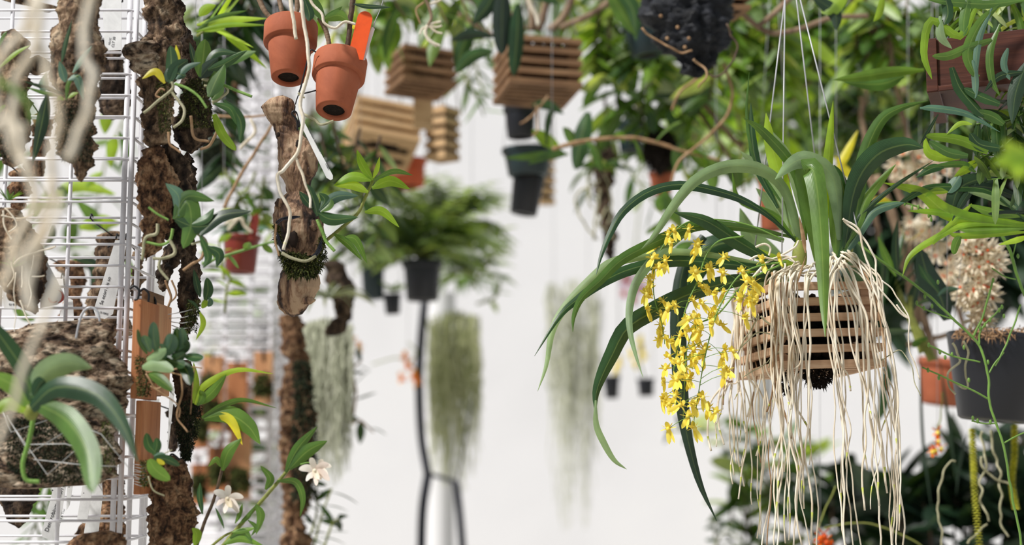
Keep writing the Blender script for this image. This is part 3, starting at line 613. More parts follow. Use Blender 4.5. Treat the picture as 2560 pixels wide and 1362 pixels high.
# leaning bark with dark-painted hollow and thread roots
t = T('mounted_orchid', 'curled hollow bark with tiny spiky plant and thin white roots', 'mounted orchid', 95, 785, 1.66)
bark([(520, -30, 60), (600, -30, 100), (640, -20, 112), (690, -20, 116), (730, 10, 110), (765, 50, 98), (786, 80, 95)], 1.67, 'bark', t, seed=14)
b = MB(); b.ball(P(96, 722, 1.645), px(18, 1.65), 14, 10, (.75, .5, 1.5), .3); b.build('hollow', 'hollowshade', t)  # solid dark ball stands in for the shade inside the hollow
rosette('', '', 34, 668, 1.63, 16, 46, 6, 'mid', .5, parent=t, up=.6, seed=5)
rosette('', '', 22, 500, 1.63, 9, 42, 10, 'mid', .5, parent=t, up=.9, seed=6)
roots(t, 'root', 1.62, [([(36, 660), (60, 640), (100, 628), (138, 615)], 5), ([(84, 640), (75, 700), (80, 740), (66, 770)], 4), ([(36, 680), (38, 800), (40, 830)], 3), ([(8, 525), (12, 570), (30, 600)], 5), ([(10, 520), (40, 560), (20, 580)], 4), ([(48, 750), (70, 800), (78, 812)], 4), ([(85, 692), (105, 690), (114, 688)], 3),
  ([(4, 540), (50, 545), (90, 535)], 4), ([(30, 655), (36, 690), (20, 720)], 4), ([(54, 665), (56, 700), (54, 720)], 4)], amp=.003)
t = T('bark_piece', 'wedge of brown cork lying across the bottom rack wires', 'cork bark', 230, 1400, 1.70)
bark([(1326, 235, 290), (1336, 205, 300), (1350, 175, 308), (1400, 160, 305)], 1.66, 'barkred', t, seed=15, step=2.5)
# bark hanging on the rack's far face
for i, (rows, mt, lab, YY) in enumerate([
    ([(100, 240, 290), (200, 248, 320), (260, 250, 330), (300, 262, 300)], 'barkdark', 'dark bark pad behind the wires beside the long pointed slab', 1.95),
    ([(578, 255, 318), (640, 238, 320), (700, 232, 300), (750, 215, 310), (830, 205, 330), (860, 230, 300)], 'bark', 'pitted bark piece behind the tilted ecological tag', 1.95),
    ([(650, 120, 200), (700, 175, 215), (780, 150, 200), (830, 130, 190)], 'barkred', 'red brown bark behind the wires under the drooping grey leaf', 2.05),
    ([(1190, -10, 100), (1240, 0, 95), (1300, 20, 70), (1320, 30, 60)], 'barkdark', 'dark bark knob behind the bottom wires under the big slab', 1.95),
    ([(1190, 235, 300), (1260, 240, 310), (1400, 150, 330)], 'barkred', 'red brown bark behind the two lower blank tags', 2.0),
    ([(420, 30, 70), (480, 20, 76), (530, 30, 60)], 'barkred', 'small red brown bark flake behind the wires under the edge slab', 1.9),
    ([(-40, 0, 60), (0, 0, 70), (20, 90, 160), (30, 95, 140)], 'bark', 'bark top edge behind the wires at the very top', 1.9),
    ([(280, 80, 130), (380, 70, 120), (450, 60, 100)], 'barkred', 'reddish bark strip behind the two long slabs', 1.95),
    ([(620, 340, 352), (680, 330, 355), (760, 335, 350)], 'bark', 'thin bark edge showing between the two rear posts', 1.9),
    ([(1010, 420, 440), (1060, 425, 450), (1130, 420, 440)], 'barkdark', 'black bark behind the gap beside the lowest plaque', 2.0)]):
    t = T('bark_piece', lab, 'cork bark', rows[-1][1], rows[-1][0], YY); bark(rows, YY, mt, t, seed=20+i); rackhook(t, (rows[0][1]+rows[0][2])/2, rows[0][0]+4, YY)
# white tags
tagplate('plant_tag', 'blank topped white label with faint vertical writing beside the corner post', [(254, -30), (303, -30), (304, 125), (262, 127)], 1.80, texts=[('CLT 30', 284, 118, 82, 9), ('MU IC', 275, 112, 82, 7)])
tagplate('plant_tag', 'tilted white label with pencil writing behind the corner posts', [(288, 600), (318, 600), (282, 785), (262, 797), (240, 793), (234, 775)], 1.80, texts=[('Se ecori s is so', 256, 762, 75, 12), ('15 0002', 248, 782, -14, 7)])
tt = tagplate('plant_tag', 'white label with red crescent logo beside the hollow bark', [(104, 628), (166, 746), (142, 762), (100, 770)], 1.68)
for (cx, a0, a1, r0) in ((143, -80, 80, 14), (134, 190, 320, 13)):
    b = MB(); pts = [P(cx+r0*math.cos(math.radians(a)), 741-r0*1.15*math.sin(math.radians(a)), 1.6785) for a in [a0+(a1-a0)*k/14 for k in range(15)]]
    b.tube(pts, px(3.4, 1.68), px(1, 1.68), 6, rf=lambda t: .35+math.sin(math.pi*t)); b.build('logo', 'redink', tt)
tagplate('plant_tag', 'small barcode label below the hollow bark', [(140, 820), (186, 828), (182, 750), (165, 742), (158, 760)], 1.86, texts=[])
tagplate('plant_tag', 'white label corner under the spiky plant with tiny print', [(8, 736), (36, 744), (52, 772), (10, 770)], 1.70, texts=[('83 886', 22, 763, 0, 7)])
tagplate('plant_tag', 'slanted white label reading along its length, behind bottom wires', [(136, 1208), (166, 1208), (145, 1340), (134, 1350), (106, 1342), (104, 1330)], 1.80, texts=[('Dendrobium subbri ngue', 120, 1330, 72, 14), ('Mount wild & Thai', 144, 1332, 74, 8)])
tagplate('plant_tag', 'narrow white label strip just beside the slanted written one', [(168, 1200), (184, 1200), (174, 1262), (166, 1275)], 1.82)
tagplate('plant_tag', 'blank white round ended label under the drooping leaf tip', [(206, 1215), (232, 1215), (218, 1300), (212, 1308), (196, 1304), (193, 1295)], 1.79)
tt = tagplate('plant_tag', 'grey shaded label with printed lines behind the blank round ended one', [(232, 1196), (254, 1196), (257, 1236), (244, 1350), (205, 1360)], 1.84)
tagplate('plant_tag', 'white label behind the slim dark bark strip', [(380, 680), (420, 700), (408, 760), (382, 760)], 1.90)
tagplate('plant_tag', 'ribbed white label behind the weathered lowest plaque', [(374, 1000), (398, 996), (396, 1060), (388, 1092), (376, 1090)], 1.9)
tagplate('plant_tag', 'white plastic sliver label right behind the roots of the oval leaf cluster', [(424, 975), (438, 962), (430, 1035), (418, 1140)], 1.9)
# aerial roots close to the lens
t = T('aerial_root', 'soft blurred pale roots dangling close in front of the rack', 'orchid root', 100, 900, 1.02)
roots(t, 'root', .97, [([(90, -40), (75, 60), (10, 140), (-10, 230), (20, 330), (60, 410)], 22), ([(120, -40), (85, 120), (40, 200), (35, 270), (70, 420)], 23), ([(235, -40), (210, 130), (232, 190), (210, 300), (165, 400)], 24), ([(80, 60), (120, 190), (150, 270), (130, 440), (145, 520), (90, 620), (65, 730)], 22),
  ([(55, 400), (90, 500), (40, 600), (-10, 760)], 24), ([(130, 450), (100, 560), (60, 690), (80, 780)], 23), ([(150, 690), (100, 820), (60, 930), (-15, 1120)], 18), ([(-20, 330), (10, 300), (60, 320)], 18), ([(-5, 200), (60, 240), (90, 300)], 16, 'rootgreen')], amp=.004)
# ---------------- the two terracotta pots
t, mt, H = pot('terracotta_pot', 'terracotta pot hanging higher, beside the one with orange tag, hollow foot showing', (728, 66), (721, 196), 70, 44, 1.76, 'terra', .36, .024, group=None)
roots(t, 'cane', 1.765, [([(640, -20), (660, 25), (688, 55)], 15), ([(692, -20), (705, 25), (714, 60)], 13), ([(742, -20), (742, 20), (738, 60)], 14), ([(782, -20), (768, 25), (756, 60)], 14)], 'cane', amp=.001)
roots(t, 'root', 1.69, [([(724, -20), (730, 35), (741, 98)], 11)], tip='roottip')
roots(t, 'root', 1.69, [([(748, -20), (762, 70), (770, 120), (770, 175), (759, 225), (753, 262), (758, 300), (754, 335), (740, 385), (708, 425), (692, 440), (700, 480), (722, 525), (721, 570), (709, 625)], 10), ([(738, 395), (752, 425), (762, 455), (773, 485), (776, 520)], 8)], tip='roottip', amp=.0025)
roots(t, 'rootgrey', 1.70, [([(760, 285), (785, 298), (802, 312), (834, 302)], 8), ([(745, 232), (752, 240), (762, 244)], 6)])
leaves(t, 'mid', 1.74, [([(760, -20), (788, 15), (814, 58)], 32), ([(772, 52), (772, 30), (758, -10)], 26, {'mat': 'dark'})])
t2, mt, H = pot('terracotta_pot', 'terracotta pot hanging lower, holding the orange plastic marker', (852, 150), (834, 278), 70, 46, 1.74, 'terra', .36, .03)
roots(t2, 'darkcane', 1.75, [([(884, -20), (876, 50), (868, 135)], 15), ([(874, 80), (866, 110), (864, 135)], 7)], 'cane', amp=.0006)
roots(t2, 'cane', 1.75, [([(800, 45), (815, 75), (820, 100), (824, 135)], 14)], 'cane', amp=.0012)
roots(t2, 'root', 1.72, [([(768, -20), (782, 10), (805, 35), (812, 58), (838, 70), (862, 56), (888, 60)], 8)], amp=.0015)
leaves(t2, 'mid', 1.74, [([(812, 48), (845, 38), (872, 52)], 30, {'mat': 'mid'}), ([(812, 42), (838, 30), (856, 16)], 12), ([(884, 10), (925, 16), (978, 18)], 14, {'mat': 'dark'}), ([(876, 66), (892, 66), (906, 60)], 14, {'mat': 'yellowleaf', 'Y': 1.79})])
tg = T('plant_marker', 'orange rounded plastic marker stuck in the lower terracotta pot', 'plant marker', 890, 135, 1.75)
import itertools
ctr = (912, 47); rr_ = 19
arc = [(ctr[0]+rr_*math.cos(math.radians(a)), ctr[1]-rr_*math.sin(math.radians(a))) for a in range(-14, 181, 15)]
b = MB(); b.prism([P(x, y, 1.745) for x, y in [(868, 145), (908, 150)] + arc], .0012); b.build('plate', 'orange', tg, smooth=False)
tg = T('plant_marker', 'white plastic strip edge behind the orange marker, with thin wire', 'plant marker', 908, 140, 1.76)
b = MB(); b.prism([P(x, y, 1.752) for x, y in [(898, 150), (912, 150), (937, 72), (930, 66)]], .001); b.build('plate', 'tag', tg, smooth=False)
hook(tg, [(933, 72), (938, 52), (950, 25), (964, -20)], 2.2, 1.753, 'wire', 'tie_wire')
tw = T('hanging_clip', 'black wire clip between the two terracotta pots', 'clip', 750, 228, 1.72)
hook(tw, [(790, 130), (776, 126), (766, 160), (752, 218), (748, 230), (756, 234), (790, 226)], 4, 1.74)
# ---------------- driftwood
t = T('mounted_orchid', 'gnarled driftwood hanging vertically with moss collar and small orchid', 'mounted orchid', 730, 790, 1.76)
DW = [(237, 700, 714), (250, 666, 728), (268, 646, 734), (290, 656, 737), (318, 682, 748), (350, 690, 772), (380, 696, 788), (400, 698, 792), (430, 702, 788), (460, 714, 780), (482, 712, 776), (500, 692, 784), (520, 684, 796), (545, 684, 802), (570, 688, 805), (600, 696, 805), (625, 705, 800), (645, 722, 785), (655, 712, 792), (680, 706, 790), (700, 701, 802), (720, 697, 800), (740, 693, 792), (755, 690, 780), (770, 692, 770), (785, 706, 756), (792, 724, 742)]
bark(DW, 1.765, 'drift', t, 'driftwood', amp=.0042, th=.8, seed=31, step=2.2, nseg=90, jag=.3, smooth=True)
for (x, y, r, s_, m_) in ((742, 606, 15, (.75, .45, 1.5), 'hollowshade'), (788, 568, 16, (1, .7, 1), 'drift'), (706, 515, 13, (1, .6, 1), 'drift'), (745, 725, 12, (2.2, .6, .8), 'drift'), (775, 755, 14, (1.2, .6, .7), 'drift'), (752, 370, 7, (.8, .5, 1.6), 'hollowshade'), (704, 347, 6, (.7, .5, 1.1), 'hollowshade')):
    b = MB(); c = P(x, y, 1.765); b.ball(c-Vector((0, px(50, 1.765) if m_ == 'hollowshade' else px(38, 1.765), 0)), px(r, 1.76), 18, 12, s_, .35); b.build('knot_or_hollow_shade', m_, t)  # wood knots, plus dark balls painted as shade in the driftwood hollows
moss([(632, 700, 735), (645, 702, 800), (665, 712, 806), (692, 728, 786)], 1.728, 'moss', t, 2000, 13, dep=.012, w=3)
moss([(560, 686, 694), (610, 690, 704)], 1.74, 'moss', t, 300, 12)
moss([(590, 800, 812), (650, 795, 815)], 1.74, 'moss', t, 400, 12)
b = MB()
for k in range(5): b.tube(wig(pxc([(692, 580+k*5), (712, 628+k*3), (745, 648+k*2), (785, 636+k*2), (806, 596+k*6)], 1.722, 20), .001, 60, k), px(1.6, 1.72), None, 5)
for k in range(4): b.tube(wig(pxc([(690, 556+k*3), (705, 545+k*2), (735, 540+k*2), (750, 542)], 1.722, 14), .001, 60, k), px(1.2, 1.72), None, 5)
b.build('binding_wire', 'strap', t)
hook(t, [(744, 326), (742, 300), (730, 284), (736, 278), (746, 290), (748, 318)], 5, 1.735)
hook(t, [(735, 284), (740, 255), (748, 232)], 3, 1.737)
roots(t, 'rootgrey', 1.71, [([(704, 632), (730, 645), (765, 652), (790, 640)], 9), ([(690, 560), (688, 600), (698, 640)], 6, 'rootbrown')])
leaves(t, 'dark', 1.69, [([(794, 540), (784, 500), (766, 458)], 24), ([(782, 520), (764, 500), (748, 478)], 22), ([(795, 532), (830, 548), (895, 543)], 32), ([(798, 526), (840, 492), (896, 489)], 28, {'mat': 'grey'}), ([(800, 522), (812, 500), (798, 482)], 26), ([(802, 528), (822, 510), (828, 496)], 26, {'mat': 'mid'}), ([(792, 530), (778, 480), (764, 462)], 18, {'mat': 'deep'})])
roots(t, 'rootgreen', 1.70, [([(794, 548), (806, 580), (815, 602), (836, 628)], 10), ([(798, 536), (815, 542), (832, 550)], 8)])
t = T('dendrobium_orchid', 'slender arching cane with bright green leaf whorl behind the driftwood', 'orchid', 803, 612, 1.78)
roots(t, 'olive', 1.79, [([(795, 618), (850, 572), (893, 535), (915, 490), (930, 455), (935, 430)], 9)], 'cane', amp=.0005)
leaves(t, 'bright', 1.78, [([(931, 450), (906, 412), (892, 374)], 22), ([(933, 445), (943, 420), (949, 392)], 12), ([(928, 450), (880, 440), (834, 464)], 28), ([(934, 450), (985, 428), (1032, 438)], 14, {'mat': 'mid'}), ([(920, 480), (880, 462), (836, 464)], 24), ([(930, 470), (975, 452), (1024, 472)], 28), ([(912, 530), (955, 528), (998, 568)], 22), ([(862, 592), (890, 600), (918, 658)], 22, {'mat': 'mid'}), ([(835, 585), (870, 610), (905, 650)], 20, {'mat': 'mid'})])
tt = tagplate('plant_tag', 'long narrow white tag hanging across the driftwood, tiny italic writing', [(738, 262), (744, 258), (758, 300), (832, 438), (832, 447), (826, 450), (816, 444), (752, 312)], 1.728, texts=[('Tillandsia funckiana v', 768, 320, -62, 9), ('Tillan', 812, 408, -62, 9)])
# ---------------- hanging slatted basket (sharp, right)
bk = T('slatted_basket', 'square slatted wooden basket hanging in focus under the long leaved orchid', 'hanging basket', 1990, 920, 1.86)
C0 = P(1946, 922, 1.80); a_ = math.radians(11)
e1 = Vector((math.cos(a_), math.sin(a_), .035)).normalized(); e2 = Vector((-math.sin(a_), math.cos(a_), -.05)).normalized(); up = e1.cross(e2).normalized()
slat_box(bk, C0, e1, e2, up, .148, .15, .111, 6, .0085, 'basket')
wires = [((1969, -60), (1883, 655), 1.92), ((1963, -60), (1954, 700), 1.83), ((1984, -60), (2062, 600), 1.93), ((1986, -60), (2130, 520), 1.84), ]
for a1, b1, Yb in wires:
    b = MB(); b.tube([P(a1[0], a1[1], 1.86), P(b1[0], b1[1], Yb)], px(2, 1.8), None, 6); b.build('hanging_wire', 'wire', bk)
b = MB(); b.tube([P(2130, 520, 1.84), P(2178, 700, 1.84)], px(2, 1.8), None, 6); b.build('hanging_wire', 'wire', bk); b = MB(); b.tube([P(1883, 655, 1.92), P(1870, 730, 1.94)], px(2, 1.8), None, 6); b.build('hanging_wire', 'wire', bk)
b = MB()
for i in range(9):
    for j in range(9): b.ball(C0+e1*(.018+.014*i)+e2*(.018+.0143*j)+up*R.uniform(.016, .03), R.uniform(.009, .013), 8, 6, amp=.6)
    for j in range(9): b.ball(C0+e1*(.018+.014*i)+e2*(.018+.0143*j)+up*R.uniform(.045, .088), R.uniform(.01, .014), 8, 6, amp=.6)
o_ = b.build('potting_bark_shade', 'soil', bk); o_['kind'] = 'stuff'  # dark bark fill, added to put shade inside the basket
moss([(905, 1990, 2110), (930, 2000, 2090), (965, 2030, 2060)], 1.86, 'soil', bk, 900, 14, name='hanging_debris', dep=.03, w=4)
moss([(930, 1955, 1975), (990, 1958, 1978)], 1.80, 'soil', bk, 300, 12, name='hanging_debris', w=4)

og = T('oncidium_orchid', 'large orchid with long arching strap leaves and curtain of pale hanging roots', 'orchid', 2020, 690, 1.86)
b = MB(); b.ball(P(1999, 640, 1.84), px(19, 1.84), 18, 14, (1, .8, 2.2)); b.build('pseudobulb', 'olive', og)
b = MB(); b.ball(P(2112, 615, 1.87), px(22, 1.84), 18, 14, (1, .8, 2.0)); b.build('pseudobulb', 'olive', og)
b = MB(); b.ball(P(2055, 650, 1.87), px(20, 1.84), 18, 14, (1, .8, 2.0)); b.build('pseudobulb', 'olive', og)
leaves(og, 'mid', 1.84, [
 ([(1996, 610), (1930, 545), (1860, 500), (1780, 474), (1695, 461), (1620, 480), (1558, 527), (1524, 585), (1502, 640), (1490, 688)], 25, {'mat': 'dark', 'dy': -.1, 'n': 30}),
 ([(2002, 600), (1965, 480), (1905, 424), (1820, 416), (1740, 450), (1680, 520), (1635, 590), (1604, 622)], 38, {'mat': 'pale', 'dy': -.12, 'n': 26, 'kind': 'blade'}),
 ([(1992, 590), (1965, 515), (1915, 440), (1852, 378)], 50, {'mat': 'pale'}),
 ([(1948, 662), (1850, 605), (1765, 552), (1684, 530)], 44, {'mat': 'dark', 'dy': -.08}),
 ([(1990, 595), (1900, 576), (1810, 565), (1729, 568), (1618, 615), (1551, 652), (1500, 702), (1455, 744), (1435, 790), (1432, 830)], 28, {'mat': 'mid', 'dy': -.1, 'n': 30}),
 ([(1985, 670), (1900, 668), (1803, 659), (1690, 651), (1584, 670), (1510, 702), (1449, 744), (1398, 791), (1336, 890)], 30, {'mat': 'dark', 'dy': -.08, 'n': 30}),
 ([(1960, 670), (1800, 640), (1702, 630), (1618, 636), (1533, 655), (1483, 693), (1415, 764), (1381, 825), (1366, 912), (1344, 978)], 26, {'mat': 'pale', 'dy': -.06, 'n': 30}),
 ([(1960, 690), (1890, 697), (1817, 707), (1719, 737), (1635, 778), (1567, 822), (1530, 889), (1505, 940), (1490, 985), (1489, 1035)], 46, {'mat': 'dark', 'dy': -.06, 'n': 26}),
 ([(1489, 1000), (1490, 1060), (1508, 1105), (1535, 1150), (1567, 1173)], 17, {'mat': 'pale', 'Y': 1.78}),
 ([(1960, 600), (1820, 560), (1740, 565), (1689, 594), (1638, 642), (1591, 703), (1573, 770), (1575, 830), (1590, 890), (1608, 944)], 30, {'mat': 'pale', 'dy': -.1, 'n': 30, 'kind': 'blade'}),
 ([(1760, 590), (1712, 660), (1696, 760), (1698, 900), (1706, 1010), (1720, 1100), (1750, 1210), (1792, 1302)], 46, {'mat': 'deep', 'dy': -.02, 'n': 24, 'Y': 1.90, 'kind': 'blade'}),
 ([(1860, 600), (1775, 620), (1720, 700), (1700, 800)], 70, {'mat': 'dark', 'Y': 1.93}),
 ([(1950, 500), (1890, 400), (1868, 290), (1873, 180)], 15, {'kind': 'blade'}), ([(1945, 520), (1895, 420), (1880, 340), (1877, 256)], 24, {'mat': 'dark'}),
 ([(2015, 600), (1995, 440), (1915, 335), (1858, 294)], 28, {'mat': 'mid', 'dy': -.05}),
 ([(1996, 600), (1960, 470), (1928, 360), (1915, 282)], 40, {'mat': 'bright'}),
 ([(2010, 560), (1990, 450), (1965, 380), (1932, 330)], 30, {'mat': 'pale'}),
 ([(2100, 600), (2085, 450), (2030, 400), (1985, 405), (1938, 448)], 54, {'mat': 'pale', 'dy': -.05}),
 ([(2055, 640), (2066, 480), (2076, 350), (2083, 252)], 36, {'mat': 'bright', 'kind': 'blade'}),
 ([(2112, 640), (2140, 540), (2160, 400), (2200, 305), (2250, 270), (2320, 252)], 42, {'mat': 'mid', 'kind': 'blade', 'n': 22}),
 ([(2112, 620), (2138, 470), (2190, 390), (2260, 362), (2309, 370)], 56, {'mat': 'dark', 'dy': -.03, 'n': 20}),
 ([(2050, 650), (2030, 540), (2015, 440), (2032, 424), (2046, 500), (2056, 640), (2060, 760), (2063, 842)], 62, {'mat': 'mid', 'kind': 'blade', 'dy': -.10, 'n': 34, 'roll': .1}),
 ([(2100, 650), (2114, 560), (2108, 470), (2085, 412)], 42, {'mat': 'dark', 'kind': 'strap'}),
 ([(2090, 640), (2088, 560), (2075, 480)], 30, {'mat': 'mid'}),
 ([(2105, 640), (2135, 600), (2180, 532), (2230, 512), (2262, 506)], 26, {'mat': 'grey', 'n': 18}),
 ([(2110, 620), (2145, 560), (2165, 500), (2210, 442), (2240, 410)], 24, {'mat': 'mid'}),
 ([(2120, 600), (2150, 540), (2230, 470), (2336, 400)], 14, {'mat': 'dark'}),
 ([(2000, 668), (1930, 645), (1875, 615)], 22, {'mat': 'bright'}), ([(1998, 690), (1930, 690), (1870, 725)], 40, {'mat': 'pale'}), ([(1990, 680), (1920, 665), (1850, 690)], 16, {'mat': 'bright'}),
 ([(2000, 600), (1960, 560), (1920, 500), (1890, 470)], 34, {'mat': 'pale', 'Y': 1.92}), ([(2000, 610), (1940, 540), (1850, 500), (1830, 430)], 18, {'mat': 'mid', 'Y': 1.9}),
 ([(1985, 690), (1930, 640), (1880, 590), (1850, 520)], 60, {'mat': 'pale', 'Y': 1.97}),
], kind='lance', fold=.35)
b = MB(); b.leafpx([(2014, 632), (2008, 590), (1998, 540)], 11, 1.82, 'lance'); b.leafpx([(1986, 722), (2000, 685), (2016, 636)], 7, 1.79, 'blade'); b.build('dry_sheath', 'rootbrown', og)
roots(og, 'greenstem', 1.90, [([(2120, 560), (2180, 515), (2240, 505), (2290, 515), (2318, 530), (2328, 544)], 5)], 'bud_stalk')
for x, y in ((2262, 508), (2280, 520), (2296, 518), (2315, 524), (2322, 538), (2328, 548)): b = MB(); b.ball(P(x, y, 1.898), px(5, 1.9), 8, 6, (.7, .7, 1.5)); b.build('bud', 'greenstem', og)
# hanging roots
rr = random.Random(11)
def faceY(x): return 1.80+(x-1946)/285*.029 if x >= 1946 else 1.80+(1946-x)/107*.145
cl = [(1795, 4), (1818, 4), (1845, 5), (1872, 5), (1898, 5), (1925, 6), (1945, 5), (1962, 5), (1985, 6), (2008, 5), (2030, 3), (2106, 5), (2122, 3), (2168, 4), (2190, 5), (2212, 4), (2236, 4), (2262, 3)]
for cx, k in cl:
    for i in range(k):
        gx = cx+rr.gauss(0, 7); ex = gx+rr.gauss(-8 if cx < 2100 else -30, 12); ex = max(1838, min(2222, ex))
        if cx > 2200: sx, sy = rr.uniform(2095, 2120), rr.uniform(620, 665); ex = min(ex, 2205)
        elif cx > 2080: sx, sy = rr.uniform(2080, 2115), rr.uniform(630, 670)
        else: sx, sy = min(2080, ex+rr.uniform(5, 70)), rr.uniform(650, 695)
        ye = rr.choice([rr.uniform(960, 1180), rr.uniform(1150, 1420), rr.uniform(1250, 1440)]) if cx > 1880 else rr.uniform(980, 1300)
        if cx < 1830: ye = rr.uniform(1000, 1190)
        ex0 = ex if cx < 2150 else ex-40*rr.random()
        y1 = 700+(0 if ex > 1946 else (1946-ex)*.42)
        Y0 = faceY(ex0)-.006-rr.random()*.014
        lo = faceY(max(gx, 1880))-.012+rr.gauss(0, .02)
        w_ = rr.uniform(4, 7.2)
        pts = [(sx, sy, 1.845), ((sx+ex0)/2, (sy+y1)/2-12, (1.83+Y0)/2), (ex0, y1, Y0-.002), (ex+rr.gauss(0, 3), y1+80, Y0-.005), ((ex+gx)/2+rr.gauss(0, 5), y1+200, Y0-.006), (gx+rr.gauss(0, 8), (ye+900)/2 if ye > 1000 else ye-40, (Y0+lo)/2), (gx+rr.gauss(0, 12), ye, lo)]
        c = curve([P(x, y, Yv) for x, y, Yv in pts], 60)
        c = [p.copy() if j < 4 else q for j, (p, q) in enumerate(zip(c, wig(c, .0062, 22, cx+i*31)))]
        b = MB(); b.tube(c, px(w_, 1.8)*.5, px(w_, 1.8)*.36, 7, knob=.04); o = b.build('root', rr.choice(['root', 'root', 'root', 'rootbrown' if i % 2 else 'root']), og)
        if ye < 1362:
            b = MB(); b.tube(c[-4:], px(w_, 1.8)*.44, px(1, 1.8), 7); b.build('root_tip', 'roottip', o)
roots(og, 'root', 1.79, [([(2108, 548), (2140, 570), (2160, 625), (2175, 680), (2190, 740), (2205, 800)], 6), ([(2110, 552), (2150, 585), (2185, 640), (2192, 690), (2196, 760), (2215, 820)], 6), ([(1888, 618), (1910, 610), (1926, 622), (1922, 640)], 6), ([(1875, 650), (1900, 640), (1940, 650), (1990, 640)], 6), ([(1950, 640), (1985, 620), (1994, 600)], 6),
  ([(1880, 700), (1910, 660), (1960, 640), (1990, 655)], 7), ([(2180, 700), (2240, 770), (2270, 795), (2240, 760)], 5), ([(2204, 700), (2235, 730), (2268, 795), (2272, 860), (2300, 950)], 4)], amp=.003)
roots(og, 'rootgrey', 1.80, [([(1840, 760), (1870, 800), (1900, 790), (1860, 850), (1840, 900)], 4), ([(1900, 790), (1950, 830), (1990, 850), (1990, 900)], 5), ([(1850, 870), (1900, 830), (1950, 860), (1920, 920)], 4), ([(1860, 940), (1920, 900), (1930, 850)], 3), ([(2200, 900), (2260, 880), (2300, 990)], 3)], amp=.004)
# yellow sprays
fb = MB(); u_ = .001
def petal(d, L, W, lift=0, kind='lance'):
    d = Vector(d).normalized(); fb.leaf3((0, 0, 0), d, L*u_, W*u_, lift, kind, .15, 0, 5)
for a in (0, 42, -42): petal((math.sin(math.radians(a)), -.25, math.cos(math.radians(a))), 5.2, 3.2, .3, 'oval')
for a in (88, -88): petal((math.sin(math.radians(a)), -.3, .25), 6, 3, .6, 'oval')
for a in (168, -168): petal((math.sin(math.radians(a)), -.35, math.cos(math.radians(a))), 10, 3.4, .3, 'strap')
fb.ball((0, -.0012, 0), .0016, 8, 6)
pv, pf, pu = fb.v, fb.f, fb.uv
sp_paths = [([(1965, 655), (1900, 664), (1845, 692), (1800, 765), (1775, 840), (1757, 920), (1745, 990), (1735, 1050)], 38, 1.76, 52), ([(1960, 600), (1870, 562), (1780, 548), (1713, 558), (1668, 600), (1640, 650), (1633, 700), (1637, 750), (1655, 810), (1662, 860)], 20, 1.80, 18),
            ([(1860, 590), (1798, 602), (1765, 640), (1745, 700), (1718, 760), (1700, 830), (1688, 900), (1682, 960), (1690, 1010)], 26, 1.79, 34), ([(1950, 662), (1865, 705), (1795, 785), (1745, 812), (1718, 870), (1712, 950), (1708, 1045)], 20, 1.78, 30)]
proto = None; rr = random.Random(5)
for pth, nf, Y, spd in sp_paths:
    c = pxc(pth, Y, 60); b = MB(); b.tube(c, px(5, Y)*.5, px(2, Y)*.5, 6)
    ped = []; L0 = .16
    if pth[0][0] == 1960: L0 = .36
    for i in range(nf):
        f = L0+(1-L0)*(i+.5)/nf; p = c[int(f*60)]; off = Vector((rr.uniform(-1, 1)*px(spd, Y)*1.4, rr.uniform(-.014, .008), rr.uniform(-.7, .6)*px(spd, Y)))
        q = p+off; b.tube(curve([p, p.lerp(q, .5)+Vector((0, 0, .002)), q], 4), px(1.6, Y)*.5, None, 4); ped.append(q)
    st = b.build('flower_spray', 'greenstem', og)
    o0 = parent_world(st)
    for q in ped:
        if proto is None:
            fb2 = MB(); fb2.v = pv; fb2.f = pf; fb2.uv = pu; fb2.mi = [0]*len(pf); proto = fb2.build('flower', 'yellow'); o = proto
        else: o = proto.copy(); C.objects.link(o)
        o.parent = st; o.location = q-o0; s_ = rr.uniform(1.45, 2.0); o.scale = (s_, s_, s_)
        o.rotation_euler = (rr.uniform(-.5, .35), rr.gauss(0, .35), rr.gauss(0, .8))
# ================= plants, crates and pots further back
def crate(label, x, y, Y, W, Hpx, yaw, tilt, n, mat='crate', top=-160, th=.009, gap=.45, wires=True):
    t = T('slatted_crate', label, 'hanging basket', x, y, Y)
    a = math.radians(yaw); e1 = Vector((math.cos(a), math.sin(a), 0)); e2 = Vector((-math.sin(a), math.cos(a), 0)); up = Vector((0, 0, 1))
    if tilt:
        m = Matrix.Rotation(math.radians(tilt), 3, 'X'); e1, e2, up = m @ e1, m @ e2, m @ up
    C0 = P(x, y, Y); Wm = px(W, Y); H = px(Hpx, Y)
    slat_box(t, C0, e1, e2, up, Wm, Wm, H, n, th, mat, gap)
    b = MB()
    for i in range(6):
        for j in range(6):
            for k in range(4): b.ball(C0+e1*(Wm*(.15+.14*i))+e2*(Wm*(.15+.14*j))+up*(H*(.16+.22*k)), Wm*.085, 7, 5, amp=.5)
    o = b.build('potting_bark_shade', 'soil', t); o['kind'] = 'stuff'  # full-height bark fill, packed in as shade between the crate slats
    if wires:
        ctr = C0+e1*Wm*.5+e2*Wm*.5; apex = P(x+W*.5, top, Y+Wm*.5)
        for (p, q) in ((0, 0), (1, 0), (0, 1), (1, 1)):
            b = MB(); b.tube([C0+e1*Wm*(.03+.94*p)+e2*Wm*(.03+.94*q)+up*H*.9, apex], px(2, Y), None, 5); b.build('hanging_wire', 'wire', t)
    return t, C0, e1, e2, up
t, C0, e1, e2, up = crate('brown slatted crate hanging at top centre, dark leaves drooping over its front', 1272, 205, 2.6, 196, 132, 13, -4, 5, 'crate')
crate('shaded slatted crate hanging above the pale upended one, tilted', 1008, 196, 2.9, 150, 96, 24, -4, 4, 'crate')
t, C0, e1, e2, up = crate('pale slatted crate under the shaded one, its broad slatted underside showing', 888, 322, 3.1, 172, 112, 18, -24, 4, 'cratepale', th=.015)
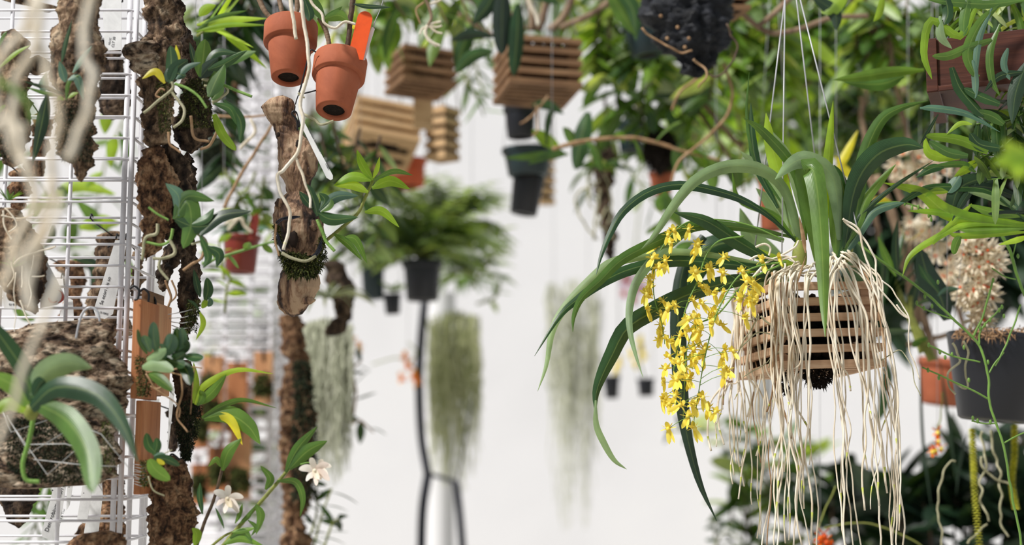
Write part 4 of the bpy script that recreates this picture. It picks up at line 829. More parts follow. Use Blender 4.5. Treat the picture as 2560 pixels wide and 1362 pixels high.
b = MB(); b.box(P(1058, 270, 3.08), Vector((px(24, 3.1), .01, 0)), Vector((0, .006, 0)), Vector((0, 0, px(55, 3.1)))); b.build('side_board', 'cratepale', t, smooth=False, bevel=.001)
crate('small pale crate edge, its slats stacked beside the broad underside', 1062, 400, 3.2, 64, 135, -35, 0, 5, 'cratepale', th=.011, gap=.35)
crate('wooden basket bottom cut by the frame beside the black bag', 1690, 22, 2.3, 196, 90, 4, 8, 4, 'crate', th=.012)
crate('pale basket corner hanging low behind the stacked black pots', 1352, 510, 3.6, 40, 120, 20, 5, 5, 'cratepale', top=-100, th=.01)
# redwood box, upper right
t = T('redwood_box', 'dark red wooden planter box tilted at the upper corner among foliage', 'planter', 2318, 225, 1.82)
A = P(2318, 228, 1.80); e1 = Vector((.94, -.34, .03)).normalized(); e2 = Vector((.34, .94, 0)).normalized(); up = Vector((0, 0, 1))
Wm, H, th = .19, px(135, 1.8), .013
for nm, c, ax, ay, az in (('front_panel', A+e1*(Wm/2+th/2)+e2*(th*.7)+up*H/2, e1*(Wm/2-th/2), e2*th*.4, up*H/2), ('corner_post', A+e1*th*.5+e2*th*.5+up*H/2, e1*th*.55, e2*th*.55, up*(H/2+.001)), ('side_panel', A+e2*Wm/2+e1*th/2+up*H/2, e1*th/2, e2*Wm/2, up*H/2),
    ('bottom_rail', A+e2*(Wm/2)+e1*th*.6+up*.002, e1*th*.6, e2*Wm/2, up*.004), ('bottom_rail', A+e1*(Wm/2)+e2*th*.6+up*.002, e1*Wm/2, e2*th*.6, up*.0035), ('base_board', A+e1*Wm/2+e2*Wm/2+up*.012, e1*Wm*.48, e2*Wm*.48, up*.004), ('side_panel', A+e1*(Wm-th/2)+e2*Wm/2+up*H/2, e1*th/2, e2*Wm/2, up*H/2)):
    b = MB(); b.box(c, ax, ay, az); b.build(nm, 'redwood', t, smooth=False, bevel=.0008)
# ---- pots
def bgpot(label, top, bot, rt, rb, Y, mat, rim=.18, wires=True, **k):
    t, mt, H = pot('plant_pot', label, top, bot, rt, rb, Y, mat, rim, **k)
    if wires: hangw(t, top[0]-rt*.92, top[1], Y, top[0]); hangw(t, top[0]+rt*.92, top[1], Y, top[0])
    return t
bgpot('upper black plastic pot directly under the brown slatted crate', (1300, 268), (1302, 345), 44, 34, 3.0, 'blackpot')
bgpot('clear rimmed pot in the middle of the hanging black stack', (1318, 372), (1320, 440), 66, 50, 3.05, 'tealpot')
bgpot('tapered black pot lowest in the hanging stack, against white wall', (1330, 400), (1308, 536), 48, 34, 3.1, 'blackpot')
bgpot('teal black pot hanging among leaves, beside the hairy root ball', (1575, 305), (1578, 380), 36, 28, 3.0, 'tealpot')
t = T('root_ball', 'dark hairy fern root ball hanging between two pots', 'root ball', 1650, 430, 2.9)
b = MB(); b.ball(P(1650, 378, 2.9), px(42, 2.9), 26, 18, (1, 1, 1.25), .35); b.build('ball', 'soil', t); moss([(335, 1625, 1675), (380, 1608, 1692), (428, 1625, 1680)], 2.87, 'soil', t, 1200, 14, w=2.5, dep=.03); hangw(t, 1650, 340, 2.9)
bgpot('small terracotta pot just under the hairy root ball', (1652, 432), (1654, 486), 32, 24, 3.0, 'terra')
bgpot('orange clay pot half hidden behind the feathery fern', (1012, 402), (1018, 468), 56, 44, 3.3, 'orangepot')
bgpot('black pot with pale wires holding the feathery fern', (1056, 652), (1056, 752), 52, 40, 3.5, 'blackpot')
bgpot('narrow dark pot left of the fern pot, under long green leaves', (930, 640), (934, 748), 32, 26, 3.6, 'tealpot')
bgpot('tiny black pot hanging between the two larger dark pots', (980, 735), (982, 785), 24, 18, 3.6, 'blackpot')
tr_ = T('plant_pot', 'shiny red plastic pot with raised tag slot on the blurred rack', 'plant pot', 600, 684, 2.5)
pot('', '', (604, 590), (601, 682), 50, 37, 2.5, 'redpot', .12, parent=tr_)
b = MB(); b.prism([P(x, y, 2.46) for x, y in ((618, 600), (628, 540), (645, 532), (648, 545), (640, 600))], .003); b.build('tag_slot', 'redpot', tr_, smooth=False)
hangw(tr_, 555, 592, 2.5, 600, 300)
roots(tr_, 'root', 2.45, [([(570, 575), (600, 545), (612, 565), (630, 580)], 8), ([(560, 560), (590, 545), (610, 550)], 7)])
rosette('', '', 600, 580, 2.5, 11, 75, 26, 'grey', 1.4, parent=tr_, seed=3, kind='oval', up=.8)
bgpot('charcoal black pot hanging at the frame edge behind thin green stalks', (2500, 840), (2488, 1052), 130, 90, 2.1, 'blackpot', rim=.05, rimw=1.02, lean=0, hole=.2)
bgpot('terracotta pot half hidden behind the charcoal pot', (2362, 900), (2350, 1012), 66, 44, 2.9, 'terra')
bgpot('small mossy black pot with yellow bloom on white wall, first of a pair', (1528, 940), (1530, 996), 23, 16, 4.2, 'blackpot', wires=True)
bgpot('small mossy black pot with yellow bloom on white wall, second of a pair', (1614, 946), (1616, 990), 23, 18, 4.2, 'blackpot', wires=True)
bgpot('hanging terracotta pot glimpsed behind the upright basket leaves', (1935, 425), (1932, 575), 42, 30, 2.5, 'terra')
bgpot('dark pot high up near the moss grown branch above the root ball', (1610, 60), (1620, 140), 60, 42, 2.7, 'tealpot')
# white bucket behind curtain roots
t = bgpot('white plastic bucket behind the hanging root curtain', (1895, 925), (1893, 1050), 40, 34, 3.4, 'tag', rim=.1)
# black bag
t = T('plastic_bag', 'crumpled black plastic bag with root holes hanging beside slatted crate', 'bag', 1700, 200, 2.2)
bark([(-60, 1620, 1800), (0, 1606, 1830), (50, 1600, 1825), (100, 1635, 1820), (150, 1690, 1790), (195, 1715, 1770)], 2.25, 'bag', t, 'bag_body', amp=.012, seed=77, step=5, jag=.8)
roots(t, 'rootbrown', 2.15, [([(1600, 70), (1640, 100), (1700, 130), (1730, 128)], 6), ([(1815, 60), (1840, 120), (1830, 160), (1790, 190), (1770, 180)], 6, 'darkcane'), ([(1740, 150), (1765, 180), (1745, 220)], 6)], amp=.006)
b = MB()
for x, y in ((1652, 40), (1694, 68), (1722, 96), (1712, 118), (1668, 96)): b.ball(P(x, y, 2.16), px(5, 2.1), 8, 6)
o_ = b.build('perlite_specks', 'rootbrown', t); o_['kind'] = 'stuff'
# ---- straps and post
p = MB(); p.lathe([(px(36, 4.6), 0), (px(36, 4.6), 2.0)], Matrix.Translation((P(1103, 800, 4.6).x, 4.6, 0)), 32); o = p.build('white_post', 'wall'); tagit(o, 'pale round post standing between two black straps', 'post')
t = T('strap_harness', 'black strap harness hanging below the fern pot, joined by cross cord', 'strap', 1062, 760, 4.2)
for nm, pts, w_ in (('strap', [(1062, 755), (1052, 860), (1048, 960), (1054, 1090), (1070, 1186)], 22), ('strap', [(1070, 1186), (1056, 1290), (1052, 1500)], 24), ('strap', [(1140, 1205), (1150, 1290), (1166, 1500)], 20), ('cross_cord', [(1070, 1184), (1105, 1194), (1142, 1206)], 10), ('strap', [(1180, 1000), (1160, 1110), (1142, 1206)], 5)):
    b = MB(); b.tube(pxc(pts, 4.2, 20), px(w_, 4.2)/2, None, 8); b.build(nm, 'strap', t)
# ---- spanish moss
t = T('spanish_moss', 'long yellow green moss beard hanging beside the black strap', 'moss', 1130, 1130, 4.3); t['kind'] = 'stuff'
spanish('', '', 1072, 1200, 770, 1240, 4.3, 'spanish2', 300, 1, .4, parent=t)
t = T('spanish_moss', 'grey green moss curtain hanging alone before the white wall', 'moss', 1435, 1050, 4.8); t['kind'] = 'stuff'
spanish('', '', 1368, 1500, 690, 1340, 5.2, 'spanish', 170, 2, .4, parent=t)
hangw(t, 1385, 760, 5.2, 1380); hangw(t, 1470, 760, 5.2, 1475)
t = T('spanish_moss', 'broad grey moss mass draped below the silvery air plant', 'moss', 820, 1150, 3.0); t['kind'] = 'stuff'
spanish('', '', 752, 880, 790, 1220, 3.0, 'spanish', 900, 3, .4, parent=t); hangw(t, 815, 830, 3.0)
# ---- blurred bark columns on the far rack
t = T('bark_piece', 'long dark bark column beneath the driftwood, mossy and blurred', 'cork bark', 735, 1360, 2.6)
bark([(780, 700, 750), (850, 705, 765), (900, 715, 770), (960, 700, 775), (1040, 700, 790), (1100, 700, 780), (1200, 705, 785), (1280, 710, 760), (1450, 700, 800)], 2.6, 'barkred', t, seed=41, amp=.008)
moss([(900, 735, 770), (1000, 740, 785), (1100, 735, 790), (1250, 730, 790)], 2.56, 'mossdark', t, 1500, 16, w=4, dep=.02)
t = T('air_plant', 'silvery curling air plant rosette on bark beside the driftwood foot', 'air plant', 830, 730, 2.7)
rosette('', '', 820, 745, 2.7, 26, 150, 15, 'silver', 1.7, parent=t, seed=8, up=.5); bark([(650, 800, 860), (720, 820, 885), (790, 840, 880), (840, 800, 860)], 2.75, 'barkdark', t, seed=42)
# ---- plaques on the far rack
rr = random.Random(3)
for i, (x, y0, y1, w_, m_) in enumerate([(531, 890, 1075, 52, 'plaque2'), (592, 905, 1080, 50, 'plaque'), (658, 880, 1010, 46, 'plaque2'), (500, 1010, 1120, 40, 'plaque'), (545, 1118, 1230, 48, 'plaque'), (600, 1080, 1245, 54, 'plaque2'), (498, 1160, 1260, 38, 'plaque'), (520, 935, 1010, 36, 'plaque')]):
    t = T('wood_plaque', ['pale orange plaque with moss tuft, highest at the rack edge by the dark stick', 'orange plaque with moss tuft, second along the blurred rack', 'pale plaque with moss tuft nearest the rack corner', 'darker plaque hanging behind the mossy stick', 'small orange plaque on the lower row behind the thin cane', 'pale plaque with green tuft centred in the lower row', 'plaque edge low behind the cork log', 'small orange plaque partly covered behind the first one'][i], 'plaque', x, y1, 3.16, 'plaques on the blurred rack')
    b = MB(); b.box(P(x, (y0+y1)/2, 3.17-.006*(i % 3)), Vector((px(w_/2, 3.17), 0, 0)), Vector((0, .007, 0)), Vector((0, 0, px((y1-y0)/2, 3.17)))); b.build('board', m_, t, smooth=False, bevel=.001)
    moss([(y1-75, x-w_*.3, x+w_*.3), (y1-40, x-w_*.45, x+w_*.45), (y1-22, x-w_*.35, x+w_*.35)], 3.14, 'moss', t, 420, 15, w=5, dep=.03)
    hook(t, [(x, y0+22, -.02), (x, y0-4, -.02), (x+4, y0-14, 0)], 5, 3.17)
def manual(label, Y, base_mat, L, kind='lance', **k):
    t = T('leafy_orchid', label, 'orchid', L[0][0][0][0], L[0][0][0][1], Y); leaves(t, base_mat, Y, L, kind, **k)
    ps = [p for l in L for p in l[0]]
    if min(p[0] for p in ps) > 0 and max(p[0] for p in ps) < 2560 and min(p[1] for p in ps) > 0: hangw(t, ps[0][0], ps[0][1], Y, w_=1.6)
    return t
# ---- ferns
def fern(name, label, x, y, Y, n, L, seed=1, mat='fern', pin=1.0, parent=None, up=.9):
    rr = random.Random(seed); t = parent or T(name, label, 'fern', x, y, Y); fb = MB(); st = MB(); c = P(x, y, Y)
    for i in range(n):
        a = rr.uniform(0, 2*math.pi); d = Vector((math.cos(a), math.sin(a)*.7, up*rr.uniform(.3, 2))).normalized(); p = c.copy(); Lm = px(L, Y)*rr.uniform(.6, 1.1); pts = [p.copy()]; m = 22
        for k in range(m):
            p = p+d*(Lm/m); pts.append(p.copy()); d = (d+Vector((0, 0, -1.5/m))).normalized()
        st.tube(pts, px(3, Y)*.5, px(1, Y)*.5, 4, cap=False)
        for k in range(3, m):
            tg = (pts[k]-pts[k-1]).normalized(); sv = tg.cross(Vector((0, 0, 1))).normalized()
            l = Lm*.22*math.sin(math.pi*(k/m)**.8)*pin+.002
            for sg in (-1, 1):
                dd = (sv*sg+tg*.6+Vector((0, 0, rr.uniform(-.3, .2)))).normalized()
                fb.ribbon([pts[k], pts[k]+dd*l*.5, pts[k]+dd*l+Vector((0, 0, -l*.2))], l*.34, 'lance', .2, Vector((0, 0, 1)))
    fb.build('fronds', mat, t); st.build('frond_stems', 'olive', t); return t
fern('feathery_fern', 'large feathery green fern spilling over the wired black pot', 1058, 648, 3.5, 58, 260, 4)
fern('feathery_fern', 'second grey green fern crown above the first, beside clay pot', 1100, 580, 3.7, 44, 240, 6)
fern('feathery_fern', 'fern with yellowing fronds beside the moss beard top', 1175, 690, 3.9, 34, 150, 7)
fern('sword_fern', 'dark comb leaved fern hanging over the narrow pot', 935, 600, 3.6, 16, 150, 9, 'dark', 1.2, up=.4)
rosette('strap_plant', 'yellow green drooping plant topping the moss beard', 1150, 700, 4.25, 26, 120, 14, 'mid', 1.8, seed=12, up=.3)
rosette('strap_plant', 'small yellow green tuft in the tiny black pot', 985, 730, 3.6, 16, 60, 8, 'bright', 1.2, seed=13)
# ---- named canopy plants
mk = cane_plant
mk('orchid_cane', 'bright strap leaf sprays reaching over the terracotta pots from the rack', 2.0, [[(490, 90), (520, 70), (545, 60)]], 150, 18, 'bright', 'olive', sp=8, seed=2, droop=.2, side=.35)
tb = T('strap_leaf_orchid', 'fan of bright narrow leaves pointing at the upper terracotta pot', 'orchid', 495, 75, 1.95)
leaves(tb, 'bright', 1.95, [([(492, 76), (545, 44), (618, 26)], 15, {'mat': 'mid'}), ([(492, 62), (560, 50), (668, 46)], 22), ([(490, 78), (570, 62), (668, 63)], 13), ([(498, 40), (515, 22), (540, 12)], 26), ([(560, 160), (600, 140), (640, 128)], 30, {'mat': 'mid'}), ([(560, 250), (600, 300), (600, 360)], 26, {'mat': 'dark'})])
mk('leafy_orchid', 'deep green leafy mass behind the two mossy bark columns', 2.5, [[(560, -60), (540, 80), (520, 200), (530, 330)], [(600, -60), (610, 60), (640, 20)], [(500, 150), (540, 260), (560, 420)], [(640, -60), (620, 30), (560, 110)]], 120, 36, 'dark', 'darkcane', sp=14, seed=21)
mk('leafy_orchid', 'dark tall foliage touching the rim of the upper terracotta pot', 2.9, [[(540, -40), (600, 40), (640, 90)], [(660, -60), (600, 60), (560, 150)], [(700, -60), (690, 40)]], 140, 34, 'deep', 'darkcane', sp=13, seed=22)
t = T('bark_piece', 'reddish bark poles hanging behind the glossy leaves near trellis', 'cork bark', 575, 420, 3.0)
bark([(0, 555, 590), (200, 565, 600), (330, 568, 600), (420, 575, 590)], 3.0, 'barkred', t, seed=51); hangw(t, 578, 10, 3.0)
b = MB(); b.ball(P(540, 385, 3.0), px(44, 3.0), 22, 16, (1, 1, 1.1), .4); t = T('moss_ball', 'dark moss ball behind the lower glossy leaves of the bark column', 'moss ball', 540, 430, 3.0); b.build('ball', 'mossdark', t); moss([(350, 510, 570), (385, 498, 584), (430, 510, 570)], 2.96, 'mossdark', t, 1200, 14, w=4, dep=.03); hangw(t, 540, 345, 3.0)
t = T('bare_cane', 'long bare cane slanting up toward the driftwood foot of leaves', 'stem', 580, 480, 2.2)
roots(t, 'rootbrown', 2.2, [([(560, 520), (600, 440), (650, 360), (684, 306)], 9), ([(545, 290), (620, 292), (668, 288)], 7)], 'cane'); roots(t, 'root', 2.2, [([(628, 298), (638, 330), (610, 360), (600, 372)], 9)]); hangw(t, 684, 310, 2.2)
mk('vine_orchid', 'pale jointed green vine crossing before the red pot', 2.1, [[(505, 660), (560, 640), (640, 615), (700, 600)]], 46, 22, 'mid', 'greenstem', sp=38, seed=24, kind='oval', cw=9)
mk('leafy_orchid', 'yellow green leafy shoot left of the red pot', 2.4, [[(560, 700), (552, 640), (548, 600)], [(560, 780), (565, 720), (580, 690)]], 60, 22, 'bright', 'olive', sp=16, seed=25)
mk('leafy_orchid', 'leafy tangle around the top of the red pot', 2.6, [[(560, 420), (600, 500), (640, 560)], [(640, 430), (610, 490), (560, 540)], [(660, 440), (650, 520), (680, 590)]], 60, 26, 'mix', 'olive', sp=18, seed=26)
mk('leafy_orchid', 'dark leafy stems hanging behind the driftwood top', 2.5, [[(830, 300), (850, 380), (860, 440)], [(900, 320), (880, 400), (860, 470)], [(800, 330), (820, 420), (830, 500)], [(950, 340), (930, 420), (900, 520)]], 80, 32, 'mixdark', 'darkcane', sp=18, seed=27)
mk('leafy_orchid', 'leafy curtain filling the gap below the pale crate', 3.0, [[(900, 440), (910, 520), (900, 600)], [(960, 430), (960, 500), (940, 620)], [(860, 470), (870, 560), (860, 640)]], 80, 28, 'mixdark', 'olive', sp=20, seed=28)
mk('leafy_orchid', 'drooping green stems above the orange marker and crates', 2.8, [[(800, -60), (830, 40), (850, 90)], [(860, -60), (900, 40), (960, 90)], [(940, -60), (960, 20), (1000, 60)], [(1010, -60), (990, 30), (930, 120)]], 100, 34, 'mix', 'olive', sp=18, seed=29)
mk('leafy_orchid', 'dark lance leaves hanging in front of the shaded crate', 2.5, [[(990, -60), (985, 0), (1010, 40)], [(1070, -60), (1090, 0), (1120, 60)], [(1150, -60), (1160, 20), (1190, 70)]], 130, 36, 'mixdark', 'cane', sp=22, seed=30, droop=1.6)
mk('leafy_orchid', 'light green leaves over the white gap between two crates', 3.2, [[(1180, 90), (1190, 160), (1215, 250)], [(1150, 180), (1180, 220), (1210, 290)], [(1230, 60), (1190, 130), (1160, 220)]], 90, 20, 'mid', 'olive', sp=26, seed=31)
t = T('crate_orchid', 'thick caned orchid with dark drooping leaves in the brown slatted crate', 'orchid', 1370, 80, 2.65)
roots(t, 'cane', 2.65, [([(1345, 75), (1360, 30), (1375, -40)], 22), ([(1375, 75), (1410, 40), (1440, -30)], 22), ([(1400, 70), (1470, 40), (1520, 5), (1560, -30)], 17), ([(1310, 75), (1280, 40), (1200, 10), (1140, -30)], 20), ([(1330, 75), (1330, 30), (1310, -40)], 20), ([(1230, 90), (1190, 60), (1120, 20)], 16)], 'cane')
roots(t, 'root', 2.5, [([(1318, -20), (1330, 20), (1342, 40), (1345, 62)], 13)], tip='roottip')
leaves(t, 'dark', 2.45, [([(1258, -30), (1255, 50), (1254, 137)], 50, {'mat': 'deep', 'kind': 'oval'}), ([(1296, 10), (1292, 100), (1284, 190)], 42, {'kind': 'oval'}), ([(1244, -30), (1215, 20), (1180, 62)], 40), ([(1530, -40), (1580, 20), (1590, 102)], 42), ([(1516, -30), (1560, 40), (1592, 90)], 40, {'mat': 'mid'}), ([(1140, 180), (1180, 140), (1235, 128)], 34, {'mat': 'dark'}), ([(1130, 100), (1180, 85), (1240, 92)], 26, {'mat': 'deep'}), ([(1290, -30), (1360, -10), (1400, 10)], 30)])
t = T('root_tuft', 'pale starry root tuft dangling above the shaded crate', 'orchid root', 1075, 80, 2.1)
roots(t, 'root', 2.1, [([(1040, -30), (1065, 0), (1078, 40), (1070, 65)], 9, 'cane'), ([(1070, 62), (1064, 85), (1080, 105), (1100, 115)], 8), ([(1072, 64), (1090, 80), (1105, 84)], 6), ([(1072, 62), (1090, 56), (1103, 54)], 6), ([(1070, 66), (1055, 72), (1050, 85)], 6), ([(1075, 10), (1100, 0), (1110, -20)], 6), ([(1060, 5), (1040, 25), (1050, 60)], 5, 'rootbrown'), ([(1078, 66), (1092, 68), (1104, 64)], 5), ([(1066, 80), (1070, 100), (1092, 117)], 6)])
# central canopy, right of crate
mk('pitcher_leaf_orchid', 'pale broad leaves hanging beside the brown crate', 2.9, [[(1480, -60), (1500, 60), (1530, 120)], [(1560, -60), (1540, 60), (1500, 140)]], 150, 70, 'pale', 'olive', sp=50, seed=32, kind='oval', droop=1.8)
specs = [
 ('sunlit leafy orchid between the brown crate and black bag', 2.8, 1470, 1660, -60, 260, 105, 34, 'mix', 4),
 ('long leaved orchid below the black bag, above the curved cane', 2.9, 1560, 1760, 150, 330, 110, 36, 'mid', 4),
 ('broken canopy of lance leaves right of the black bag', 2.7, 1780, 1960, -60, 260, 125, 36, 'mix', 5),
 ('bright strap leaves behind the thin hanging wires', 2.9, 1900, 2110, -60, 220, 130, 38, 'mid', 5),
 ('yellow green foliage high behind the hanging basket wires', 3.4, 1760, 2060, 100, 380, 130, 36, 'bright', 5),
 ('tall mixed foliage left of the redwood box', 2.6, 2080, 2320, -60, 200, 130, 34, 'mix', 5),
 ('shaded mixed leaves behind the basket orchid crown', 3.0, 2050, 2330, 160, 420, 120, 30, 'mixdark', 5),
 ('dark leafy stems hanging near the teal pot', 3.1, 1480, 1720, 240, 400, 85, 34, 'mixdark', 4),
 ('small mixed foliage under the curved bare cane', 3.2, 1640, 1880, 280, 440, 90, 28, 'mix', 4),
 ('deep green hedge of leaves far behind at the top', 4.2, 1700, 2560, -60, 380, 170, 46, 'mixdark', 12),
 ('far sunlit leaves filling the top above the brown crate', 4.2, 1180, 1700, -80, 80, 130, 36, 'mix', 7),
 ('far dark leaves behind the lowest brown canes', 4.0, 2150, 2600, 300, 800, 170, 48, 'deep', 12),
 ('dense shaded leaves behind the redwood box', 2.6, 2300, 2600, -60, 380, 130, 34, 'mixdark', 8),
 ('far leaves above the terracotta pots', 4.0, 480, 1000, -80, 60, 120, 34, 'mix', 7),
 ('far deep foliage behind the driftwood', 3.9, 650, 900, 230, 560, 110, 36, 'mixdark', 6),
]
rs = random.Random(77)
for i, (lab, Y, xa, xb, ya, yb, L, W, mt, nc) in enumerate(specs):
    cs = []
    for k in range(nc):
        x = xa+(xb-xa)*(k+rs.random())/nc; x2 = x+rs.uniform(-.25, .25)*(xb-xa)
        cs.append([(x, ya), ((x+x2)/2+rs.uniform(-20, 20), (ya+yb)/2), (x2, yb-rs.uniform(0, .3)*(yb-ya))])
    mk('leafy_orchid', lab, Y, cs, L, W, mt, rs.choice(['cane', 'olive', 'darkcane']), sp=15, seed=100+i, depth=.8, cw=10, kind=rs.choice(['lance', 'strap']))
# background leaves behind the near rack
t = T('leafy_orchid', 'big sunlit leaves glimpsed through the near rack wires', 'orchid', 220, 500, 2.4)
leaves(t, 'mid', 2.4, [([(120, 500), (190, 462), (290, 485)], 36, {'mat': 'bright'}), ([(250, 575), (230, 540), (190, 500)], 34, {'mat': 'mid'}), ([(200, 570), (250, 555), (300, 560)], 40, {'mat': 'bright'}), ([(190, 650), (235, 670), (228, 760)], 34, {'mat': 'dark'}), ([(60, 520), (120, 510), (160, 520)], 26), ([(300, 620), (330, 680), (345, 720)], 20), ([(130, 560), (128, 590), (110, 620)], 20, {'mat': 'dark'}),
  ([(270, 280), (265, 300), (262, 335)], 34, {'mat': 'bright'}), ([(290, 340), (280, 370), (275, 420)], 30, {'mat': 'bright'}), ([(255, 430), (230, 445), (215, 470)], 20, {'mat': 'bright'}), ([(30, 760), (60, 790), (90, 800)], 22), ([(110, 1180), (95, 1230), (80, 1290)], 20, {'mat': 'mid'}), ([(50, 1250), (80, 1270), (112, 1290)], 18), ([(150, 0), (170, 60), (160, 90)], 30, {'mat': 'bright'}), ([(300, 330), (315, 380), (300, 420)], 24, {'mat': 'mid'}), ([(140, 470), (160, 480), (150, 520)], 20, {'mat': 'mid'})])
mk('leafy_orchid', 'bright leafy cane low behind the near rack bars', 2.7, [[(-30, 1150), (60, 1230), (110, 1380)], [(150, 1140), (110, 1250), (60, 1380)]], 80, 26, 'mid', 'olive', sp=26, seed=35)
mk('leafy_orchid', 'scattered far leaves behind the near rack, upper part', 3.4, [[(-50, 300), (60, 420), (200, 560)], [(330, 250), (260, 420), (240, 560)], [(20, 560), (130, 620), (260, 640)]], 100, 36, 'mid', 'olive', sp=44, seed=36)
mk('leafy_orchid', 'shaded leaves behind the blurred rack grid, lower part', 3.9, [[(520, 760), (560, 900), (600, 1060)], [(680, 760), (640, 900), (600, 1000)], [(520, 1100), (580, 1200), (640, 1400)], [(690, 1080), (640, 1200), (560, 1400)], [(560, 700), (650, 820), (690, 1000)], [(500, 640), (560, 720), (620, 800)], [(700, 1100), (690, 1250), (680, 1400)]], 100, 40, 'mixdark', 'darkcane', sp=13, seed=37)
mk('leafy_orchid', 'green leaves glowing through the pale trellis', 4.0, [[(580, 100), (620, 220), (640, 420)], [(700, 60), (680, 240), (640, 460)], [(560, 300), (620, 420), (680, 520)]], 80, 34, 'mix', 'olive', sp=28, seed=38)
# ---- orchids on the left edge of the white space
mk('leafy_orchid', 'small dark leafy orchid beside the grey moss mass', 3.0, [[(880, 1060), (890, 980), (880, 930), (905, 900)], [(880, 1060), (900, 1050), (935, 1080)]], 50, 20, 'dark', 'rootbrown', sp=18, seed=39)
mk('leafy_orchid', 'sparse starry green shoots at the foot of the dark bark column', 2.6, [[(775, 1400), (800, 1300), (830, 1220)], [(760, 1380), (790, 1290), (790, 1200)], [(800, 1400), (830, 1310), (850, 1300)]], 70, 16, 'dark', 'olive', sp=22, seed=40)
mk('leafy_orchid', 'fine green twigs right of the fern, over white wall', 3.8, [[(1180, 720), (1230, 640), (1250, 560)], [(1190, 760), (1240, 740), (1250, 690)]], 50, 12, 'fern', 'olive', sp=16, seed=41)
def blooms(name, label, pts, Y, r, mat, stalk=None, lip=None, cat='orchid', cen=None, n=5, seed=1):
    rr = random.Random(seed); t = T(name, label, cat, pts[0][0], pts[0][1], Y)
    if stalk:
        for s_ in stalk: roots(t, 'olive', Y+.01, [(s_, 4)], 'flower_stalk')
    for (x, y) in pts:
        fb = MB(); a0 = rr.uniform(0, 6); c = P(x, y, Y)
        for k in range(n):
            a = a0+2*math.pi*k/n; fb.leaf3(c, (math.cos(a), -.3+rr.uniform(-.4, .2), math.sin(a)), px(r, Y)*rr.uniform(.8, 1.2), px(r*.6, Y), .4, 'oval', .1, 0, 4)
        o = fb.build('flower', mat, t)
        if (x, y) == pts[0]: hangw(t, x, y, Y, w_=1.3)
        if lip: b = MB(); b.ball(c+Vector((0, -.003, -px(r*.2, Y))), px(r*.32, Y), 8, 6); b.build('lip', lip, o)
    return t
blooms('orchid_blossom', 'amber orchid blooms left of the black strap', [(1020, 912), (1034, 938), (1004, 944), (1012, 890), (1042, 950)], 3.9, 20, 'amber', [[(1046, 930), (1000, 895), (930, 910)], [(1020, 912), (1040, 880), (1020, 855)]], 'flame')
blooms('orchid_blossom', 'yellow and white blooms beside the grey moss mass', [(850, 856), (880, 852), (898, 868), (862, 875), (842, 850)], 3.2, 20, 'amber', [[(850, 860), (840, 910), (836, 980)]], 'yellow', seed=2)
blooms('orchid_blossom', 'yellow blooms over the two small mossy pots', [(1548, 905), (1540, 925), (1578, 880), (1604, 868), (1612, 888), (1588, 905), (1600, 850)], 4.2, 20, 'yellow', [[(1528, 950), (1540, 920), (1550, 900)], [(1612, 950), (1600, 900), (1600, 860)]], 'yellow', seed=3)
blooms('orchid_blossom', 'faint pink blooms behind the long leaf tips', [(1572, 700), (1590, 720), (1560, 690), (1600, 690), (1585, 745), (1560, 730), (1610, 720)], 4.6, 26, 'pinkish', [[(1580, 700), (1600, 500), (1610, 400)]], 'orangepot', seed=4)
blooms('orchid_blossom', 'single orange speckled bloom hanging by the charcoal pot', [(2343, 1078), (2345, 1100), (2338, 1122), (2352, 1118), (2330, 1126)], 2.35, 17, 'flame', [[(2343, 1075), (2352, 1040), (2356, 980)]], 'yellow', seed=5)
blooms('orchid_blossom', 'orange bloom at the bottom edge on its arching stalk', [(2050, 1342), (2066, 1350), (2048, 1362), (2060, 1335), (2074, 1366)], 2.3, 22, 'flame', [[(2045, 1320), (2060, 1280), (2090, 1215)], [(2060, 1320), (2120, 1308), (2190, 1312), (2290, 1355), (2330, 1400)]], 'flame', seed=6)
# ---- central hanging dark rooty orchids
t = T('mounted_orchid', 'dark rooty stick mount hanging below the clay pot, before white wall', 'mounted orchid', 1530, 660, 3.0)
bark([(330, 1490, 1530), (400, 1480, 1540), (470, 1490, 1530), (540, 1495, 1530), (600, 1505, 1540), (655, 1515, 1535)], 3.0, 'barkdark', t, seed=61, amp=.008)
roots(t, 'rootgrey', 2.95, [([(1500, 450), (1440, 490), (1450, 540), (1490, 600)], 6), ([(1500, 470), (1490, 540), (1480, 600)], 7), ([(1520, 520), (1500, 560), (1540, 600)], 6), ([(1490, 400), (1470, 470), (1480, 520)], 6), ([(1510, 430), (1530, 500), (1520, 560)], 5)], amp=.006); hangw(t, 1510, 335, 3.0)
rosette('', '', 1505, 420, 2.95, 14, 80, 24, 'mixdark', 1.6, parent=t, seed=62, kind='lance')
mk('leafy_orchid', 'long arched cane with hanging oval leaves crossing before the teal pot', 2.5, [[(1380, 372), (1460, 352), (1590, 345), (1700, 375), (1800, 400)]], 90, 32, 'mid', 'rootbrown', sp=50, seed=43, kind='oval', droop=2, cw=11)
t = T('vine_leaf', 'sharply pointed green leaves low under the brown crate', 'leaf', 1310, 385, 2.6)
leaves(t, 'mid', 2.6, [([(1420, 385), (1350, 390), (1260, 395)], 24, {'mat': 'mid'}), ([(1400, 372), (1360, 345), (1330, 325)], 34, {'mat': 'bright'}), ([(1470, 280), (1452, 350), (1440, 425)], 48, {'mat': 'dark', 'kind': 'oval'}), ([(1390, 260), (1372, 300), (1366, 370)], 18, {'mat': 'dark'}), ([(1330, 262), (1370, 262), (1410, 285)], 26, {'mat': 'dark'}), ([(1410, 380), (1380, 385), (1320, 410)], 24)]); 
